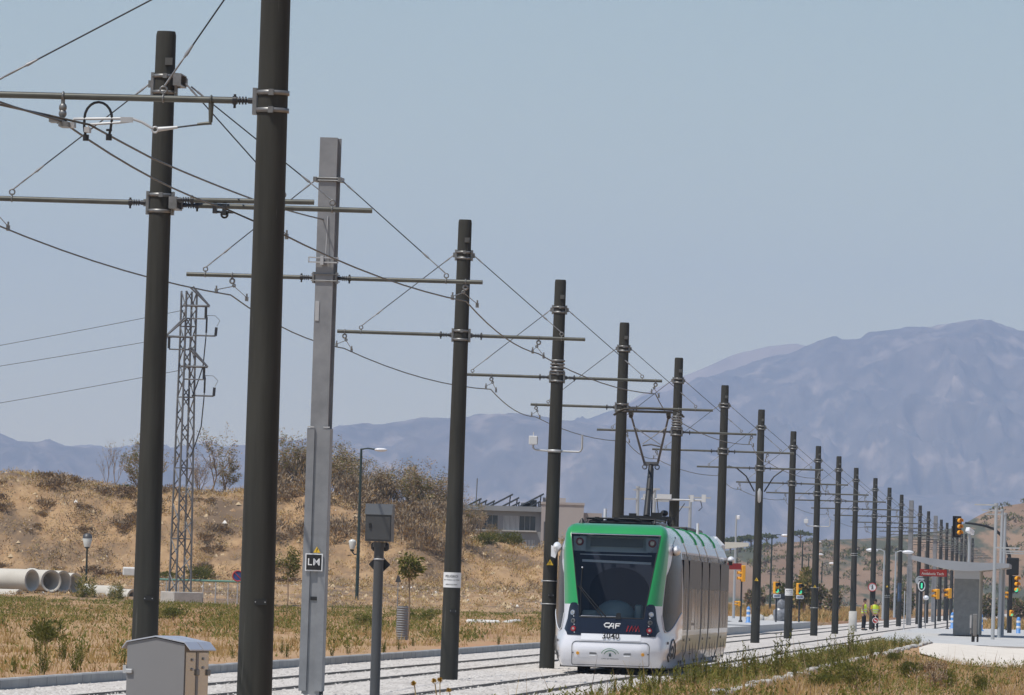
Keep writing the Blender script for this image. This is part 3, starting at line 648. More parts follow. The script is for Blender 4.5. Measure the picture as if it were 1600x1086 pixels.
for s in(-1,1):
    disc(s*.67,.44,.034,M_AMB,tram,'side_marker',.04); disc(s*.775,.44,.014,M_GREY,tram,'tow_plug',.012)
    c=onf(s*.35,.425,.04); m=MB(); m.box(c+Vector((0,-.002,.012)),(.15,.02,.05)); sl_=m.build('tow_slot',M_GREY,bum)
    m=MB(); m.prism([(c.x-.07,c.z-.035),(c.x+.05,c.z-.035),(c.x+.08,c.z-.01),(c.x-.075,c.z-.01)],c.y-.03,c.y); m.build('slot_lip',M_WHITE,sl_)
    pod=patch('lamp_cluster',s*1.0,s*2.06,lambda q:.80 if abs(q)<1.85 else .80+.12*(abs(q)-1.85)/.21,lambda q:1.47-.38*((abs(q)-1.40)/.6)**4,M_NAVY,tram,.012,14,10)
    for z,x,mt,nm,r in((1.26,.80,M_LAMPW,'headlamp',.055),(1.09,.785,M_GREY,'fog_lamp',.05),(.925,.775,M_LAMPR,'tail_lamp',.058)):
        l_=disc(s*x,z,r,mt,tram,nm,.025)
        m=MB(); c=onf(s*x,z,.04); m.cyl(c,c+Vector((0,-.012,0)),r*.45,n=10); m.build('lens',M_LAMPW if mt is not M_GREY else M_ROOF,l_)
        m=MB(); c=onf(s*(x-.02),z-.075,.02); m.ell(c,(.012,.012,.012),6,4); m.build('bulb',M_WHITE,l_)
    # cab side window with its pointed lower tip
    sw=patch('cab_side_window',s*2.14,s*2.90,lambda q:.90+.0*q+.42*sst(2.25,2.95,abs(q))+.35*sst(2.2,2.12,abs(q)),lambda q:2.62-.55*sst(2.4,2.12,abs(q)),M_DARKW,tram,.005,14,12)
    m=MB(); m.tube([S(s*q,(.90+.42*sst(2.25,2.95,q)+.35*sst(2.2,2.12,q)),.008) for q in[2.12+.06*i for i in range(14)]],.012,4); m.build('window_trim',M_WHITE if s<0 else M_LAV,sw)
    pa=patch('side_band',s*2.3,s*3.0,lambda q:2.62 if abs(q)>2.4 else 2.7,lambda q:2.62+.24*math.sqrt(max(0,min(1,(abs(q)-2.28)/.5))),M_LAV,tram,.008,10,5)
    m=MB(); c=S(s*2.42,2.60,.05 if s>0 else .10); m.ell(c,(.085,.36,.105),12,9); m.prism([(c.x-s*.02,c.z-.06),(c.x+s*.03,c.z-.24),(c.x+s*.12,c.z-.2),(c.x+s*.12,c.z+.03)],c.y-.1,c.y+.1) if s<0 else None
    m.build('mirror_housing',M_WHITE,tram)
    # swirl emblem on the flank
    m=MB(); q=lambda a,z:S(s*a,z,.008)
    m.tube([q(2.32,.42),(q(2.35,.56)),q(2.42,.72),q(2.50,.76),q(2.58,.66),q(2.63,.5),q(2.66,.36)],.017,4); m.tube([q(2.38,.40),q(2.42,.56),q(2.47,.62),q(2.52,.54),q(2.55,.40)],.013,4); m.tube([q(2.30,.46),q(2.28,.40),q(2.34,.34),q(2.38,.30)],.022,4); m.tube([q(2.46,.36),q(2.46,.47)],.018,4)
    m.build('flank_emblem',mat('emblem_ink',(.10,.095,.09),.5),tram)
    m=MB(); m.cyl(q(2.26,.68),q(2.26,.68)+Vector((s*.012,-.008,0)),.03,n=8); m.build('flank_cap',M_GREY,tram)
# regional emblem: two green arcs over a small figure, with lettering
m=MB(); c0=.40
for r_,th in((.185,.006),(.125,.007)): m.tube([(r_*math.cos(R(a)),onf(r_*math.cos(R(a)),c0+r_*math.sin(R(a))*.75,.05).y,c0+r_*.75*math.sin(R(a))) for a in range(15,166,15)],th,4)
m.build('emblem_arcs',mat('emblem_green',(.03,.16,.07),.5),tram)
m=MB(); y_=onf(0,.4,.05).y; m.prism([(-.028,.375),(.028,.375),(.012,.44),(-.012,.44)],y_-.008,y_); m.build('emblem_figure',mat('emblem_dark',(.03,.06,.06),.5),tram)
txt('JUNTA DE ANDALUCIA',.034,M_GREY,tram,'lettering',Matrix.Translation(Vector((0,onf(0,.32,.052).y,.325)))@FRONT,ext=.001)
# wiper
m=MB(); w_=lambda x,z,o=.03:onf(x,z,o)
m.tube([w_(-.12,1.19),w_(-.33,1.42),w_(-.52,1.62),w_(-.68,1.80)],.014,4); m.tube([w_(-.20,1.19),w_(-.40,1.42),w_(-.57,1.62),w_(-.70,1.78)],.012,4); m.box(w_(-.69,1.80),(.09,.03,.03)); wi=m.build('wiper_arm',M_BLK,tram)
m=MB(); m.tube([w_(-.66,2.17,.02),w_(-.665,1.8,.02),w_(-.655,1.5,.02),w_(-.645,1.24,.02)],.010,4); m.build('wiper_blade',M_BLK,wi); m=MB(); m.ell(w_(-.66,2.19,.03),(.018,.018,.018),6,4); m.build('wiper_tip',M_WHITE,wi)
m=MB(); m.box(w_(.14,1.21,.02),(.12,.05,.12),taper=.7); m.build('cowl_knob',M_BLK,tram)
# what shows through the windscreen
m=MB(); m.box((0,2.55,1.75),(2.3,.06,2.3)); cb=m.build('cab_back_wall',M_CAB,tram)
m=MB(); pl=[(-.62,1.2),(.62,1.2)]+[(.62*math.cos(R(a)),1.75+.48*math.sin(R(a))) for a in range(0,181,12)]; m.prism(pl,2.40,2.50); m.build('doorway_arch',mat('cab_dark',(.008,.009,.018),.8),cb)
m=MB(); m.box((0,1.45,1.10),(1.5,1.7,.12)); m.ell((.03,.85,1.22),(.42,.42,.33),20,10); m.box((.52,.8,1.28),(.16,.3,.36),bev=.03); m.box((-.5,.8,1.22),(.3,.3,.2),bev=.03); m.build('dashboard',M_DASH,tram)
m=MB(); m.box((0,1.5,2.72),(1.55,.7,.30)); m.box((0,1.05,2.56),(1.3,.1,.04)); hd=m.build('destination_box',M_CABG,tram)
m=MB(); m.box((0,1.13,2.74),(1.1,.02,.18)); m.build('destination_screen',mat('screen_grey',(.16,.18,.18),.3),hd)
m=MB(); m.box((.02,.98,2.335),(1.44,.03,.05),ry=.02); m.box((-.0,1.0,2.48),(1.5,.03,.02)); m.build('sun_blind',M_WHITE,tram)
for s in(-1,1):
    m=MB(); m.box((s*.76,.93,2.70),(.26,.06,.30)); hp=m.build('marker_panel',M_CABG,tram)
    m=MB(); m.cyl((s*.755,.90,2.74),(s*.755,.88,2.74),.085,n=14); rl=m.build('marker_lamp',M_LAMPR,hp); m=MB(); m.cyl((s*.755,.88,2.74),(s*.755,.865,2.74),.045,n=12); m.build('lens',M_LAMPW,rl)
    m=MB(); m.ell((s*.755,.87,2.585),(.018,.018,.018),6,4); m.build('bulb',M_WHITE,hp)
# cars behind the cab
SEC=[(WS(z),z) for z in(.2,.3,.5,.84,1.2,1.8,2.3,2.45,2.6,2.75,2.9,3.02,3.09,3.13)]
JO=[(YC,4.7),(5.25,10.1),(10.65,13.4),(13.95,18.45),(19.0,TL-.2)]
def ws_at(z): return lerp_tab([(b_,a) for a,b_ in SEC],z)
for n_,(y0,y1) in enumerate(JO):
    m=MB(); poly=[(x,z) for x,z in SEC]+[(-x,z) for x,z in SEC[::-1]]
    k=len(poly); vs=[(x,y,z) for y in(y0,y1) for x,z in poly]
    for i in range(k):
        zc=(poly[i][1]+poly[(i+1)%k][1])/2; m.mi=2 if zc>2.8 else 1 if zc>2.44 else 0; 
        if zc>3.125: m.mi=3
        m.add([vs[i],vs[(i+1)%k],vs[k+(i+1)%k],vs[k+i]],[(0,1,2,3)],False)
    m.mi=0; m.add(vs[:k],[tuple(range(k))]); m.add(vs[k:],[tuple(range(k))[::-1]])
    car=m.build('car_body',[M_SILV,M_LAV,M_TEAL,M_ROOFG],tram)
    if n_<4:
        m=MB(); pl=[(x*.985,z) for x,z in SEC if z<2.9]+[(1.02,2.99)]; pl=pl+[(-x,z) for x,z in pl[::-1]]; m.prism(pl,y1-.01,y1+.57); m.build('bellows',M_ROOF,tram)
        m=MB(); pl=[(ws_at(z)+.012,z) for z in(2.8,2.9,3.02,3.09,3.135)]
        for s in(-1,1): m=MB(); m.tube([(s*x,y1+.12,z) for x,z in pl],.022,5); m.build('roof_stripe',M_GREEN,tram)
    for s in(-1,1):
        npn=max(2,round((y1-y0)/1.25)); wd=(y1-y0)/npn
        for q in range(npn):
            ya,yb=y0+wd*q+.05,y0+wd*(q+1)-.05; door=(q%3==1 and y1-y0>4.5); zb=.95 if not door else .42
            zs=[z for z in(zb,1.2,1.8,2.3,2.45,2.56) if z>=zb]
            m=MB(); jt=rnd.uniform(-.004,.004); m.grid([[(s*(ws_at(z)+.004+jt*(t-.5)),ya+(yb-ya)*t,z) for t in(0,1)] for z in zs]); m.build('side_window' if not door else 'door_leaf',M_DARKW2 if rnd.random()<.4 else M_DARKW,car)
        m=MB(); m.box((s*(ws_at(1.8)+.0015),(y0+y1)/2,1.74),(.004,y1-y0-.02,1.40)); m.build('window_band',M_BLK,car)
        m=MB()
        for q in range(1,npn): m.box((s*(ws_at(.6)+.003),y0+wd*q,.62),(.008,.018,.66))
        m.box((s*(ws_at(.55)+.004),(y0+y1)/2,.52),(.008,(y1-y0)*.5,.014)); [m.box((s*(ws_at(.3)+.01),y0+.5+k_*(y1-y0-1),.27),(.03,.16,.07)) for k_ in(0,1)]
        m.cyl((s*1.32,y0+.7,.74),(s*1.335,y0+.7,.74),.03,n=8); m.build('panel_seam',M_GREY,car)
m=MB(); m.box((0,TL-.1,1.65),(2.4,.5,2.9),bev=.2); m.build('rear_cab',M_TWH,tram)
m=MB(); c=Vector((1.38,TL-.6,2.55)); m.ell(c,(.09,.2,.09)); m.build('mirror_housing',M_WHITE,tram); m=MB(); m.box((1.38,TL-.80,2.47),(.09,.04,.09)); m.build('mirror_glass',M_ROOF,tram)
# under-frame and wheels
m=MB(); m.box((0,TL/2+.4,.24),(2.2,TL-1.2,.22)); m.build('underframe',M_ROOF,tram)
for y in(2.0,3.8,11.2,13.0,19.8,21.6):
    for s in(-1,1): m=MB(); m.cyl((s*.66,y,.30),(s*.79,y,.30),.30,n=20); m.build('wheel',M_RAIL,tram)
# roof gear
def roofbox(c,sz,mt,nm,bev=.03): m=MB(); m.box(c,sz,bev=bev); return m.build(nm,mt,tram)
roofbox((0,3.4,3.17),(1.35,2.3,.08),M_ROOF,'roof_box'); roofbox((-.05,7.7,3.18),(1.3,3.6,.12),M_ROOFG,'roof_box'); roofbox((.05,16.2,3.18),(1.4,3.4,.1),M_ROOF,'roof_box'); roofbox((0,20.8,3.18),(1.4,3.2,.1),M_ROOFG,'roof_box')
m=MB()
for s in(-1,1):
    m.tube([(s*.72,2.2,3.16),(s*.72,2.25,3.25),(s*.72,5.8,3.25)],.022,5)
for y in(2.25,3.0,3.8,4.8): m.tube([(-.72,y,3.25),(.72,y,3.25)],.018,5); [m.box((x,y,3.25),(.09,.09,.05)) for x in(-.5,-.1,.35)]
m.build('roof_rail',M_ROOF,tram)
m=MB(); m.cyl((-.38,3.0,3.2),(-.38,3.0,3.46),.035,n=8); m.build('aerial',M_WHITE,tram); m=MB(); m.cyl((.98,14.6,3.08),(.98,14.6,3.32),.03,n=8); m.build('aerial',M_WHITE,tram)
m=MB(); m.lathe([(.09,3.1),(.06,3.16),(.012,3.24)],c=(-.78,1.75,0),n=10); m.build('horn',M_ROOF,tram)
# pantograph
py=12.0; m=MB(); x0=0
for s in(-1,1): m.box((s*.42,py,3.36),(.08,1.9,.06)); m.box((s*.42,py-.7,3.26),(.06,.06,.2)); m.box((s*.42,py+.7,3.26),(.06,.06,.2))
for y in(-.8,-.2,.5): m.box((0,py+y,3.39),(1.15,.07,.06))
for x in(-.5,-.3,.3,.52): m.lathe([(.045,3.2),(.06,3.24),(.035,3.28),(.06,3.32),(.03,3.38)],c=(x,py-.6,0),n=8)
m.box((.22,py-.5,3.44),(.24,.2,.12)); m.box((-.3,py-.7,3.42),(.16,.16,.1)); m.ell((.35,py+.2,3.5),(.09,.09,.07)); pb=m.build('pantograph_base',M_ROOF,tram)
m=MB(); m.cyl((0,py-.6,3.40),(-.0,py+.55,4.58),.075,.055,n=8); m.cyl((.09,py-.3,3.4),(.05,py+.5,4.5),.018,n=5); m.build('lower_arm',M_ROOF,tram)
hy=py-.45; zt=5.76
m=MB()
for s in(-1,1): m.cyl((s*.15,py+.55,4.62),(s*.42,hy,zt-.1),.030,.022,n=6)
for a in(.42,): m.tube([(-.19-.0,py+.35,5.0),(0,py+.35,5.03),(.25,py+.35,4.98)],.018,5)
m.box((0,py+.55,4.60),(.34,.10,.09)); 
for s in(-1,1): m.ring((s*.14,py+.55,4.53),.05,.012,'y',10,4)
m.build('upper_arm',M_GREY,tram)
m=MB(); m.cyl((-.38,hy+.1,zt-.35),(.23,py+.35,5.02),.011,n=5); m.cyl((.38,hy+.1,zt-.35),(-.19,py+.35,5.04),.011,n=5); m.build('cross_brace',M_GALVL,tram)
m=MB()
for y in(-.18,.18):
    m.tube([(-.80,hy+y,zt-.12),(-.70,hy+y,zt-.03),(-.55,hy+y,zt+.03),(0,hy+y,zt+.05),(.55,hy+y,zt+.03),(.68,hy+y,zt-.03),(.76,hy+y,zt-.12)],.017,5)
    m.box((0,hy+y,zt-.02),(1.0,.05,.045))
for s in(-1,1): m.box((s*.42,hy,zt-.07),(.09,.4,.06)); m.ell((s*.42,hy,zt-.12),(.05,.05,.06),8,5)
m.build('collector_head',M_COPPER,tram)
# ------------------------------------------------------------------ street furniture and the tram stop
def zb(y,off=0): return zg(y)
PH=.33                                                              # platform height
def strip(name,o0,o1,y0,y1,h0,h1,m_,ramp=0,lab=None,cat=None):
    m=MB(); ys=[y0,y0+ramp]+[y0+ramp+(y1-y0-ramp)*k/8 for k in range(1,9)] if ramp else [y0+(y1-y0)*k/8 for k in range(9)]
    top=[[(line(y)+o,y,zg(y)+(h0 if i==0 else h1)) for o in(o0,o1)] for i,y in enumerate(ys)]
    m.grid(top,False); m.grid([[(line(y)+o0,y,zg(y)+q) for y in ys] if q else [a[0] for a in top] for q in(None,-.15)],False); m.grid([[a[1] for a in top],[(line(y)+o1,y,zg(y)-.15) for y in ys]],False)
    m.add([top[0][0],top[0][1],(line(y0)+o1,y0,zg(y0)-.15),(line(y0)+o0,y0,zg(y0)-.15)],[(0,1,2,3)])
    o=m.build(name,m_); return tag(o,lab,cat) if lab else struct(o)
M_PLAT=mat('platform_slab',(.42,.42,.415),.85,var=(.50,.50,.49),scale=1.5)
strip('platform',-6.6,-3.45,296,420,.02,PH,M_PLAT,ramp=14,lab='low grey platform to the left of the tracks, just behind the tram',cat='platform')
strip('platform',3.45,11,296,372,.0,PH,M_PLAT,ramp=14,lab='pale platform with ramped end on the right, carrying the roofed shelter',cat='platform')
M_SAND=mat('pale_sand',(.62,.56,.48),.95,var=(.70,.64,.56),scale=1.2,vs=(1,.2,1))
def sheet(name,pts,m_,dz):
    m=MB(); P=[]; y=pts[0][0]
    while y<=pts[-1][0]:
        a=lerp_tab([(p[0],p[1]) for p in pts],y); b_=lerp_tab([(p[0],p[2]) for p in pts],y); P.append([(line(y)+a+(b_-a)*k/40,y,terrain(a+(b_-a)*k/40,y)+dz) for k in range(41)]); y+=3
    m.grid(P,False); return struct(m.build(name,m_))
sheet('path',[(222,7.9,30),(240,6.4,32),(262,5.9,34),(296,5.8,36)],M_SAND,.05)
sheet('pavement',[(372,3.75,40),(390,3.75,42),(420,3.75,45),(460,3.75,50)],M_PLAT,.09)
sheet('pavement',[(392,-30,-4.4),(410,-30,-4.4),(440,-32,-4.45)],M_PLAT,.05)
# dark edge line of the right platform
# shelter
M_SHR=mat('shelter_roof',(.27,.28,.30),.6,var=(.33,.34,.36),scale=.7); M_SHU=mat('shelter_soffit',(.62,.58,.50),.8); M_SHW=mat('shelter_wall',(.17,.17,.165),.7,var=(.22,.22,.21),scale=5); M_SHT=mat('shelter_trim',(.42,.43,.46),.5)
def zat(px,py,d): return at(px,py,d).z
def roof_mb(w0,w1,z,dy,dip,th=.13):
    m=MB(); n=14; top=[];bot=[]
    for k in range(n+1):
        t=k/n; x=w0+(w1-w0)*t; zz=z-dip*math.sin(PI*min(1,t*1.05))-.22*t
        top.append((x,zz)); bot.append((x,zz-th-.22*math.sin(PI*t)-.03))
    for mi,row,fl in((0,top,1),(1,bot,0)):
        m.mi=mi; m.grid([[(x,y,q) for x,q in row] for y in(0,dy)],False)
    m.mi=0; m.grid([[(x,0,q) for x,q in top],[(x,0,q) for x,q in bot]],False); m.grid([[(x,dy,q) for x,q in top],[(x,dy,q) for x,q in bot]],False)
    for i in(0,-1): m.add([(top[i][0],0,top[i][1]),(top[i][0],dy,top[i][1]),(bot[i][0],dy,bot[i][1]),(bot[i][0],0,bot[i][1])],[(0,1,2,3)])
    return m
SD=308; c=at(1510,990,SD); sh=thing('tram_stop_shelter','right hand tram stop shelter, sagging pale roof on a grey block','shelter',(c.x,SD,zg(SD)+PH),TA)
zb_=sh.location.z; z_=lambda px,py:zat(px,py,SD)-zb_; x_=lambda px,py:at(px,py,SD).x-c.x
rb=roof_mb(x_(1425,872),x_(1577,885),z_(1425,868),11,.08); rb.v=[(x,y-.7,z) for x,y,z in rb.v]; rb.build('roof',[M_SHR,M_SHU],sh)
w0,w1=x_(1490,940),x_(1529,940); hh=z_(1510,885)
m=MB(); m.box(((w0+w1)/2,4.6,hh*.41),(w1-w0,8.4,hh*.82)); m.build('wall_block',M_SHW,sh); m=MB(); m.box(((w0+w1)/2,4.6,hh*.915),(w1-w0+.02,8.5,hh*.19)); m.build('wall_head',M_SHT,sh)
m=MB(); [m.box((w1+.02,y,hh*.5),(.05,.08,hh)) for y in(.5,3,6,8.6)]; m.build('mullion',M_SHU,sh)
m=MB(); sx0,sx1=x_(1437,895),x_(1479,895); sz=z_(1458,895); m.box(((sx0+sx1)/2,.5,sz),(sx1-sx0,.08,.29)); nb=m.build('name_board',M_RED,sh)
txt('Andalucía Tech',.15,M_SIGNW,nb,'lettering',Matrix.Translation(((sx0+sx1)/2-.02,.455,sz-.04))@FRONT,xs=1.0,offset=.002); txt('Metro',.06,M_SIGNW,nb,'lettering',Matrix.Translation((sx0+.24,.455,sz+.085))@FRONT)
m=MB(); [m.cyl((x,.5,sz+.14),(x,.5,sz+.9),.02,n=6) for x in(sx0+.2,sx1-.2)]; m.build('hanger_rod',M_CLAMP,nb)
# left shelter, mostly behind the tram
SD2=338; c2=at(1136,972,SD2); s2=thing('tram_stop_shelter','left hand tram stop shelter, mostly hidden behind the rear of the tram','shelter',(c2.x-1.2,SD2,zg(SD2)+PH))
zz=zat(1150,840,SD2)-s2.location.z; roof_mb(-2.6,at(1170,846,SD2).x-s2.location.x,zz,9,.08).build('roof',[M_SHU,M_SHU],s2)
m=MB(); m.box((-.7,4,1.4),(1.2,7,2.8)); m.build('wall_block',M_SHW,s2); x1=at(1159,885,SD2).x-s2.location.x; z1=zat(1150,885,SD2)-s2.location.z
m=MB(); m.box((x1-.55,.4,z1),(1.1,.08,.28)); nb=m.build('name_board',M_RED,s2); m=MB(); [m.cyl((x1-q,.4,z1+.14),(x1-q,.4,zz-.2),.02,n=6) for q in(.2,.9)]; m.build('hanger_rod',M_CLAMP,nb)
# cross-armed lighting posts
M_LPOST=mat('lamp_post_grey',(.42,.44,.46),.5,.3)
def arm_post(px,py,d,H,label,base,la=.85,lb=.95,zl=.68,flip=1):
    p=at(px,py,d); t=thing('platform_lamp_post',label,'lamp post',(p.x,d,base),0,'platform lamp posts with cross arms'); 
    m=MB(); m.lathe([(.075,0),(.07,H*.6),(.06,H)],n=12); m.lathe([(.085,H-.03),(.085,H+.05)],n=12); m.build('post',M_LPOST,t)
    m=MB(); m.box((-flip*la/2,0,H-.03),(la,.14,.055)); m.build('lamp_arm',M_GALVL,t); m=MB(); m.box((flip*lb/2,0,H*zl),(lb,.14,.055)); m.build('lamp_arm',M_GALVL,t); return t
for (px,py,d,lb) in((1551,995,292,'nearest and tallest looking of the three cross armed posts on the right platform'),(1561,988,308,'middle one of the three cross armed posts on the right platform'),(1566,985,318,'farthest of the three cross armed posts on the right platform')):
    z0=zg(d)+PH-.05; arm_post(px,py,d,zat(px+3,788 if d<300 else 797 if d<315 else 803,d)-z0,lb,z0)
for (px,py,d,lb,f) in((1079,776,290,'pale cross armed post behind the tram, right of the pantograph',-1),(1023,765,281,'pale cross armed post behind the tram, next to the pantograph stem',1),(997,762,272,'pale cross armed post behind the tram, left of the pantograph stem',-1)):
    z0=zg(d)+.3; arm_post(px,py,d,zat(px,py,d)-z0,lb,z0,la=.8,lb=.0001+.55,zl=.92,flip=f)
# devices on a side pipe at mast 5, seen over the tram
p5,_=MASTS[5]; y5=p5.y-.6; t=thing('antenna_array','pale pipe with small boxes clamped across the mast right of the pantograph','antenna',(p5.x,y5,zat(1060,781,y5)),TA)
m=MB(); m.cyl((-.95,0,0),(.9,0,0),.03,n=6); m.box((0,.3,0),(.5,.5,.04)); m.build('pipe',M_GALVL,t); m=MB(); m.box((-.75,0,.06),(.3,.1,.16)); m.box((-.3,0,.08),(.42,.1,.14)); m.box((.5,0,.05),(.1,.1,.2)); m.box((.84,0,.06),(.12,.1,.22)); m.build('box',M_BOXW,t)
m=MB(); m.tube([(-.5,-.05,0),(-.45,-.05,-.4),(-.25,-.05,-.7)],.012); m.tube([(.3,-.05,-.1),(.1,-.05,-.4),(.05,-.05,-.9)],.012); m.tube([(.75,0,0),(.8,0,-.2),(.7,0,-.3)],.012); m.build('cable',M_BLK,t)
# traffic lights
M_GLOW=mat('green_light',(.02,.3,.15),.3,emit=((.1,.9,.5),.8)); M_AMBL=mat('signal_lens_amber',(.6,.25,.02),.25,coat=.5); M_LDARK=mat('signal_lens_dark',(.03,.02,.015),.3)
def signal_head(t,z,n,rz,col,x=0,y=0,w=.27,h=.26,visor=M_AMB,lit=None,back=False,lens=M_LDARK):
    Mx=Matrix.Translation((x,y,z))@Matrix.Rotation(rz,4,'Z'); m=MB(); m.M=Mx; m.box((0,.06,n*h/2),(w,.2,n*h),bev=.03); hd=m.build('signal_head',col,t)
    for k in range(n):
        zc=h*(k+.5); m=MB(); m.M=Mx; m.cyl((0,-.045,zc),(0,-.055,zc),w*.36,n=14); m.build('lens',M_GLOW if lit==k else lens,hd)
        m=MB(); m.M=Mx; r=w*.40; P=[[(r*math.cos(a),yy,zc+r*math.sin(a)*(1 if yy>-.1 else 1)) for a in [R(-20+220*q/10) for q in range(11)]] for yy in(-.04,-.22)]; m.grid(P); m.build('visor',visor,hd)
    if back: m=MB(); m.M=Mx; m.box((0,.17,n*h/2),(w+.16,.02,n*h+.16),bev=.005); m.build('backing_board',M_BLK,hd)
    return hd
def post_signal(px,py_b,d,H,label,heads,r=.05,z0=None,cat='traffic light',name='traffic_light',group=None):
    p=at(px,py_b,d); z0=p.z if z0 is None else z0; t=thing(name,label,cat,(p.x,d,z0),0,group); m=MB(); m.lathe([(.11,0),(.09,.08),(r,.12),(r*.9,H)],n=10); m.build('post',M_BLK,t)
    for h in heads: h(t)
    return t
post_signal(1157,972,368,2.05,'yellow traffic light on a black post, just right of the rear of the tram',[lambda t:signal_head(t,2.0,3,R(-75),M_AMB,w=.27,h=.27,x=-.0),lambda t:signal_head(t,.78,2,R(-70),M_AMB,w=.14,h=.13,x=-.12)])
for px,py,dd,lb in((1212,975,398,'small yellow traffic light showing green, nearer to the tram of the pair'),(1248,976,405,'small yellow traffic light showing green, right one of the pair left of the sensor mast')):
    post_signal(px,py,dd,1.6,lb,[lambda t:signal_head(t,1.62,2,R(35),M_AMB,w=.3,h=.32,visor=M_BLK,lit=0)],group='pair of small traffic lights beyond the left platform')
    o=[q for q in SC.objects if q.get('label')==lb][0]; m=MB(); m.box((.02,-.1,1.50),(.40,.02,.2)); pl=m.build('plate',M_SIGNW,o); m=MB(); m.box((.02,-.115,1.50),(.3,.01,.11)); m.build('plate_face',mat('plate_grey_blue',(.16,.19,.26),.5),pl)
for px,lb in((1461,'yellow traffic light head turned away, below the red stop sign'),(1480,'yellow traffic light head turned away, touching the left side of the shelter block')):
    post_signal(px,986 if px<1470 else 984,396 if px<1470 else 402,1.75,lb,[lambda t:signal_head(t,1.7,2,R(-65),M_AMB,w=.27,h=.27)],group='yellow signals below the stop sign')
# pedestrian-style tram signal left of the yellow heads
t=post_signal(1438,985,392,2.1,'black signal post with oval white rimmed green light under the stop sign',[],r=.085)
m=MB(); m.box((0,0,2.35),(.34,.2,.62),bev=.05); m.cyl((0,0,1.9),(0,0,2.1),.07); hd=m.build('signal_head',M_BLK,t); m=MB(); pts=[(.17*math.cos(a),-.11,2.36+.27*math.sin(a)) for a in [2*PI*k/20 for k in range(21)]]; m.tube(pts,.03,5,False); m.build('rim',M_SIGNW,hd); m=MB(); m.box((0,-.105,2.36),(.09,.02,.28),bev=.01); m.build('green_bar',M_GLOW,hd)
m=MB(); m.box((0,-.12,2.78),(.36,.3,.04)); m.build('hood',M_BLK,hd)
t=thing('signal_back','round grey backed signal beside the oval green signal','signal',(at(1437,910,400).x,400,0)); zc=zat(1437,907,400)
m=MB(); m.cyl((0,0,zc),(0,.05,zc),.24,n=18); m.build('disc',M_LPOST,t); m=MB(); m.cyl((0,.08,zg(400)),(0,.08,zc),.03); m.build('post',M_GALV,t)
t=thing('camera_dome','white rounded camera housing on a thin post right of the oval signal','camera',(at(1447,934,405).x,405,0)); zc=zat(1447,934,405); m=MB(); m.ell((0,0,zc),(.16,.2,.13),12,8); m.build('housing',M_WHITE,t); m=MB(); m.cyl((0,.1,zg(405)),(0,.1,zc),.03); m.build('post',M_GALV,t)
# overhead signal mast
OD=332; pb=at(1577,989,OD); t=thing('overhead_signal_mast','black curved mast reaching left with a yellow three lamp signal at its tip','traffic light',(pb.x,OD,pb.z)); X=lambda px,py:at(px,py,OD).x-pb.x; Z=lambda px,py:zat(px,py,OD)-pb.z
pts=[(1577,989),(1578,960),(1579,920),(1579,890),(1577,868),(1571,848),(1564,836),(1554,827),(1540,822),(1525,819),(1508,817)]
m=MB(); m.tube([(X(a,b_),0,Z(a,b_)) for a,b_ in pts],[.105,.10,.09,.085,.08,.075,.07,.06,.055,.05,.045],8); m.build('mast',M_BLK,t)
signal_head(t,Z(1497,837),3,R(28),M_BLK,x=X(1498,820),y=-.1,w=.28,h=.265,visor=M_AMB,back=True,lens=M_AMBL)
signal_head(t,Z(1587,926),3,R(32),M_BLK,x=X(1587,910),y=-.1,w=.27,h=.25,visor=M_AMB,lit=0,lens=M_AMBL)
signal_head(t,Z(1580,963),2,R(10),M_AMB,x=X(1580,955),y=-.15,w=.15,h=.14,visor=M_AMB,lit=0,lens=M_AMBL)
m=MB(); m.box((X(1582,885),-.12,Z(1582,885)),(.56,.08,.78),bev=.03); m.build('sign_board',M_BLK,t)
post_signal(1574,985,372,2.0,'small yellow signal half hidden behind the grey posts on the right',[lambda t:signal_head(t,1.55,2,R(-60),M_AMB,w=.2,h=.2)])
# round no-walking sign on mast 12 and disc held by the worker come with their bearers
p12,_=MASTS[12]; y=p12.y-.25; c_=at(1363,917.5,y); t=thing('round_sign','round white sign with red rim and walking figure, strapped to a dark mast','sign',(c_.x,y,c_.z))
r=.245; m=MB(); m.cyl((0,0,0),(0,.012,0),r,n=24); m.build('disc',M_SIGNW,t); m=MB(); m.ring((0,-.008,0),r-.022,.024,'y',24,5); m.build('red_rim',M_RED,t)
m=MB(); m.ell((.0,-.01,.10),(.03,.008,.03),8,5); m.tube([(0,-.01,.07),(.005,-.01,-.02),(.05,-.01,-.12)],.018,4); m.tube([(.005,-.01,-.02),(-.05,-.01,-.12)],.016,4); m.tube([(-.07,-.01,.0),(0,-.01,.05),(.06,-.01,.0)],.012,4); m.build('figure',M_SIGNB,t); m=MB(); m.box((0,.06,0),(.05,.1,.1)); m.build('clip',M_GALV,t)
# ticket validator
VD=296; pv_=at(1521,1003,VD); t=thing('ticket_validator','slim grey ticket validator standing before the shelter block','ticket machine',(pv_.x,VD,pv_.z))
h=zat(1520,958,VD)-pv_.z; m=MB(); m.box((.04,0,h/2+.1),(.16,.3,h*.86-.1),bev=.02); m.box((-.12,0,h*.62),(.05,.2,h*.7)); m.build('body',M_SHW,t); m=MB(); m.box((-.02,0,.17),(.12,.25,.34)); m.box((.16,0,.15),(.07,.2,.3)); m.build('foot',M_BLK,t); m=MB(); m.box((-.14,-.11,h*.7),(.07,.02,.5)); m.build('reader',M_GALVL,t)
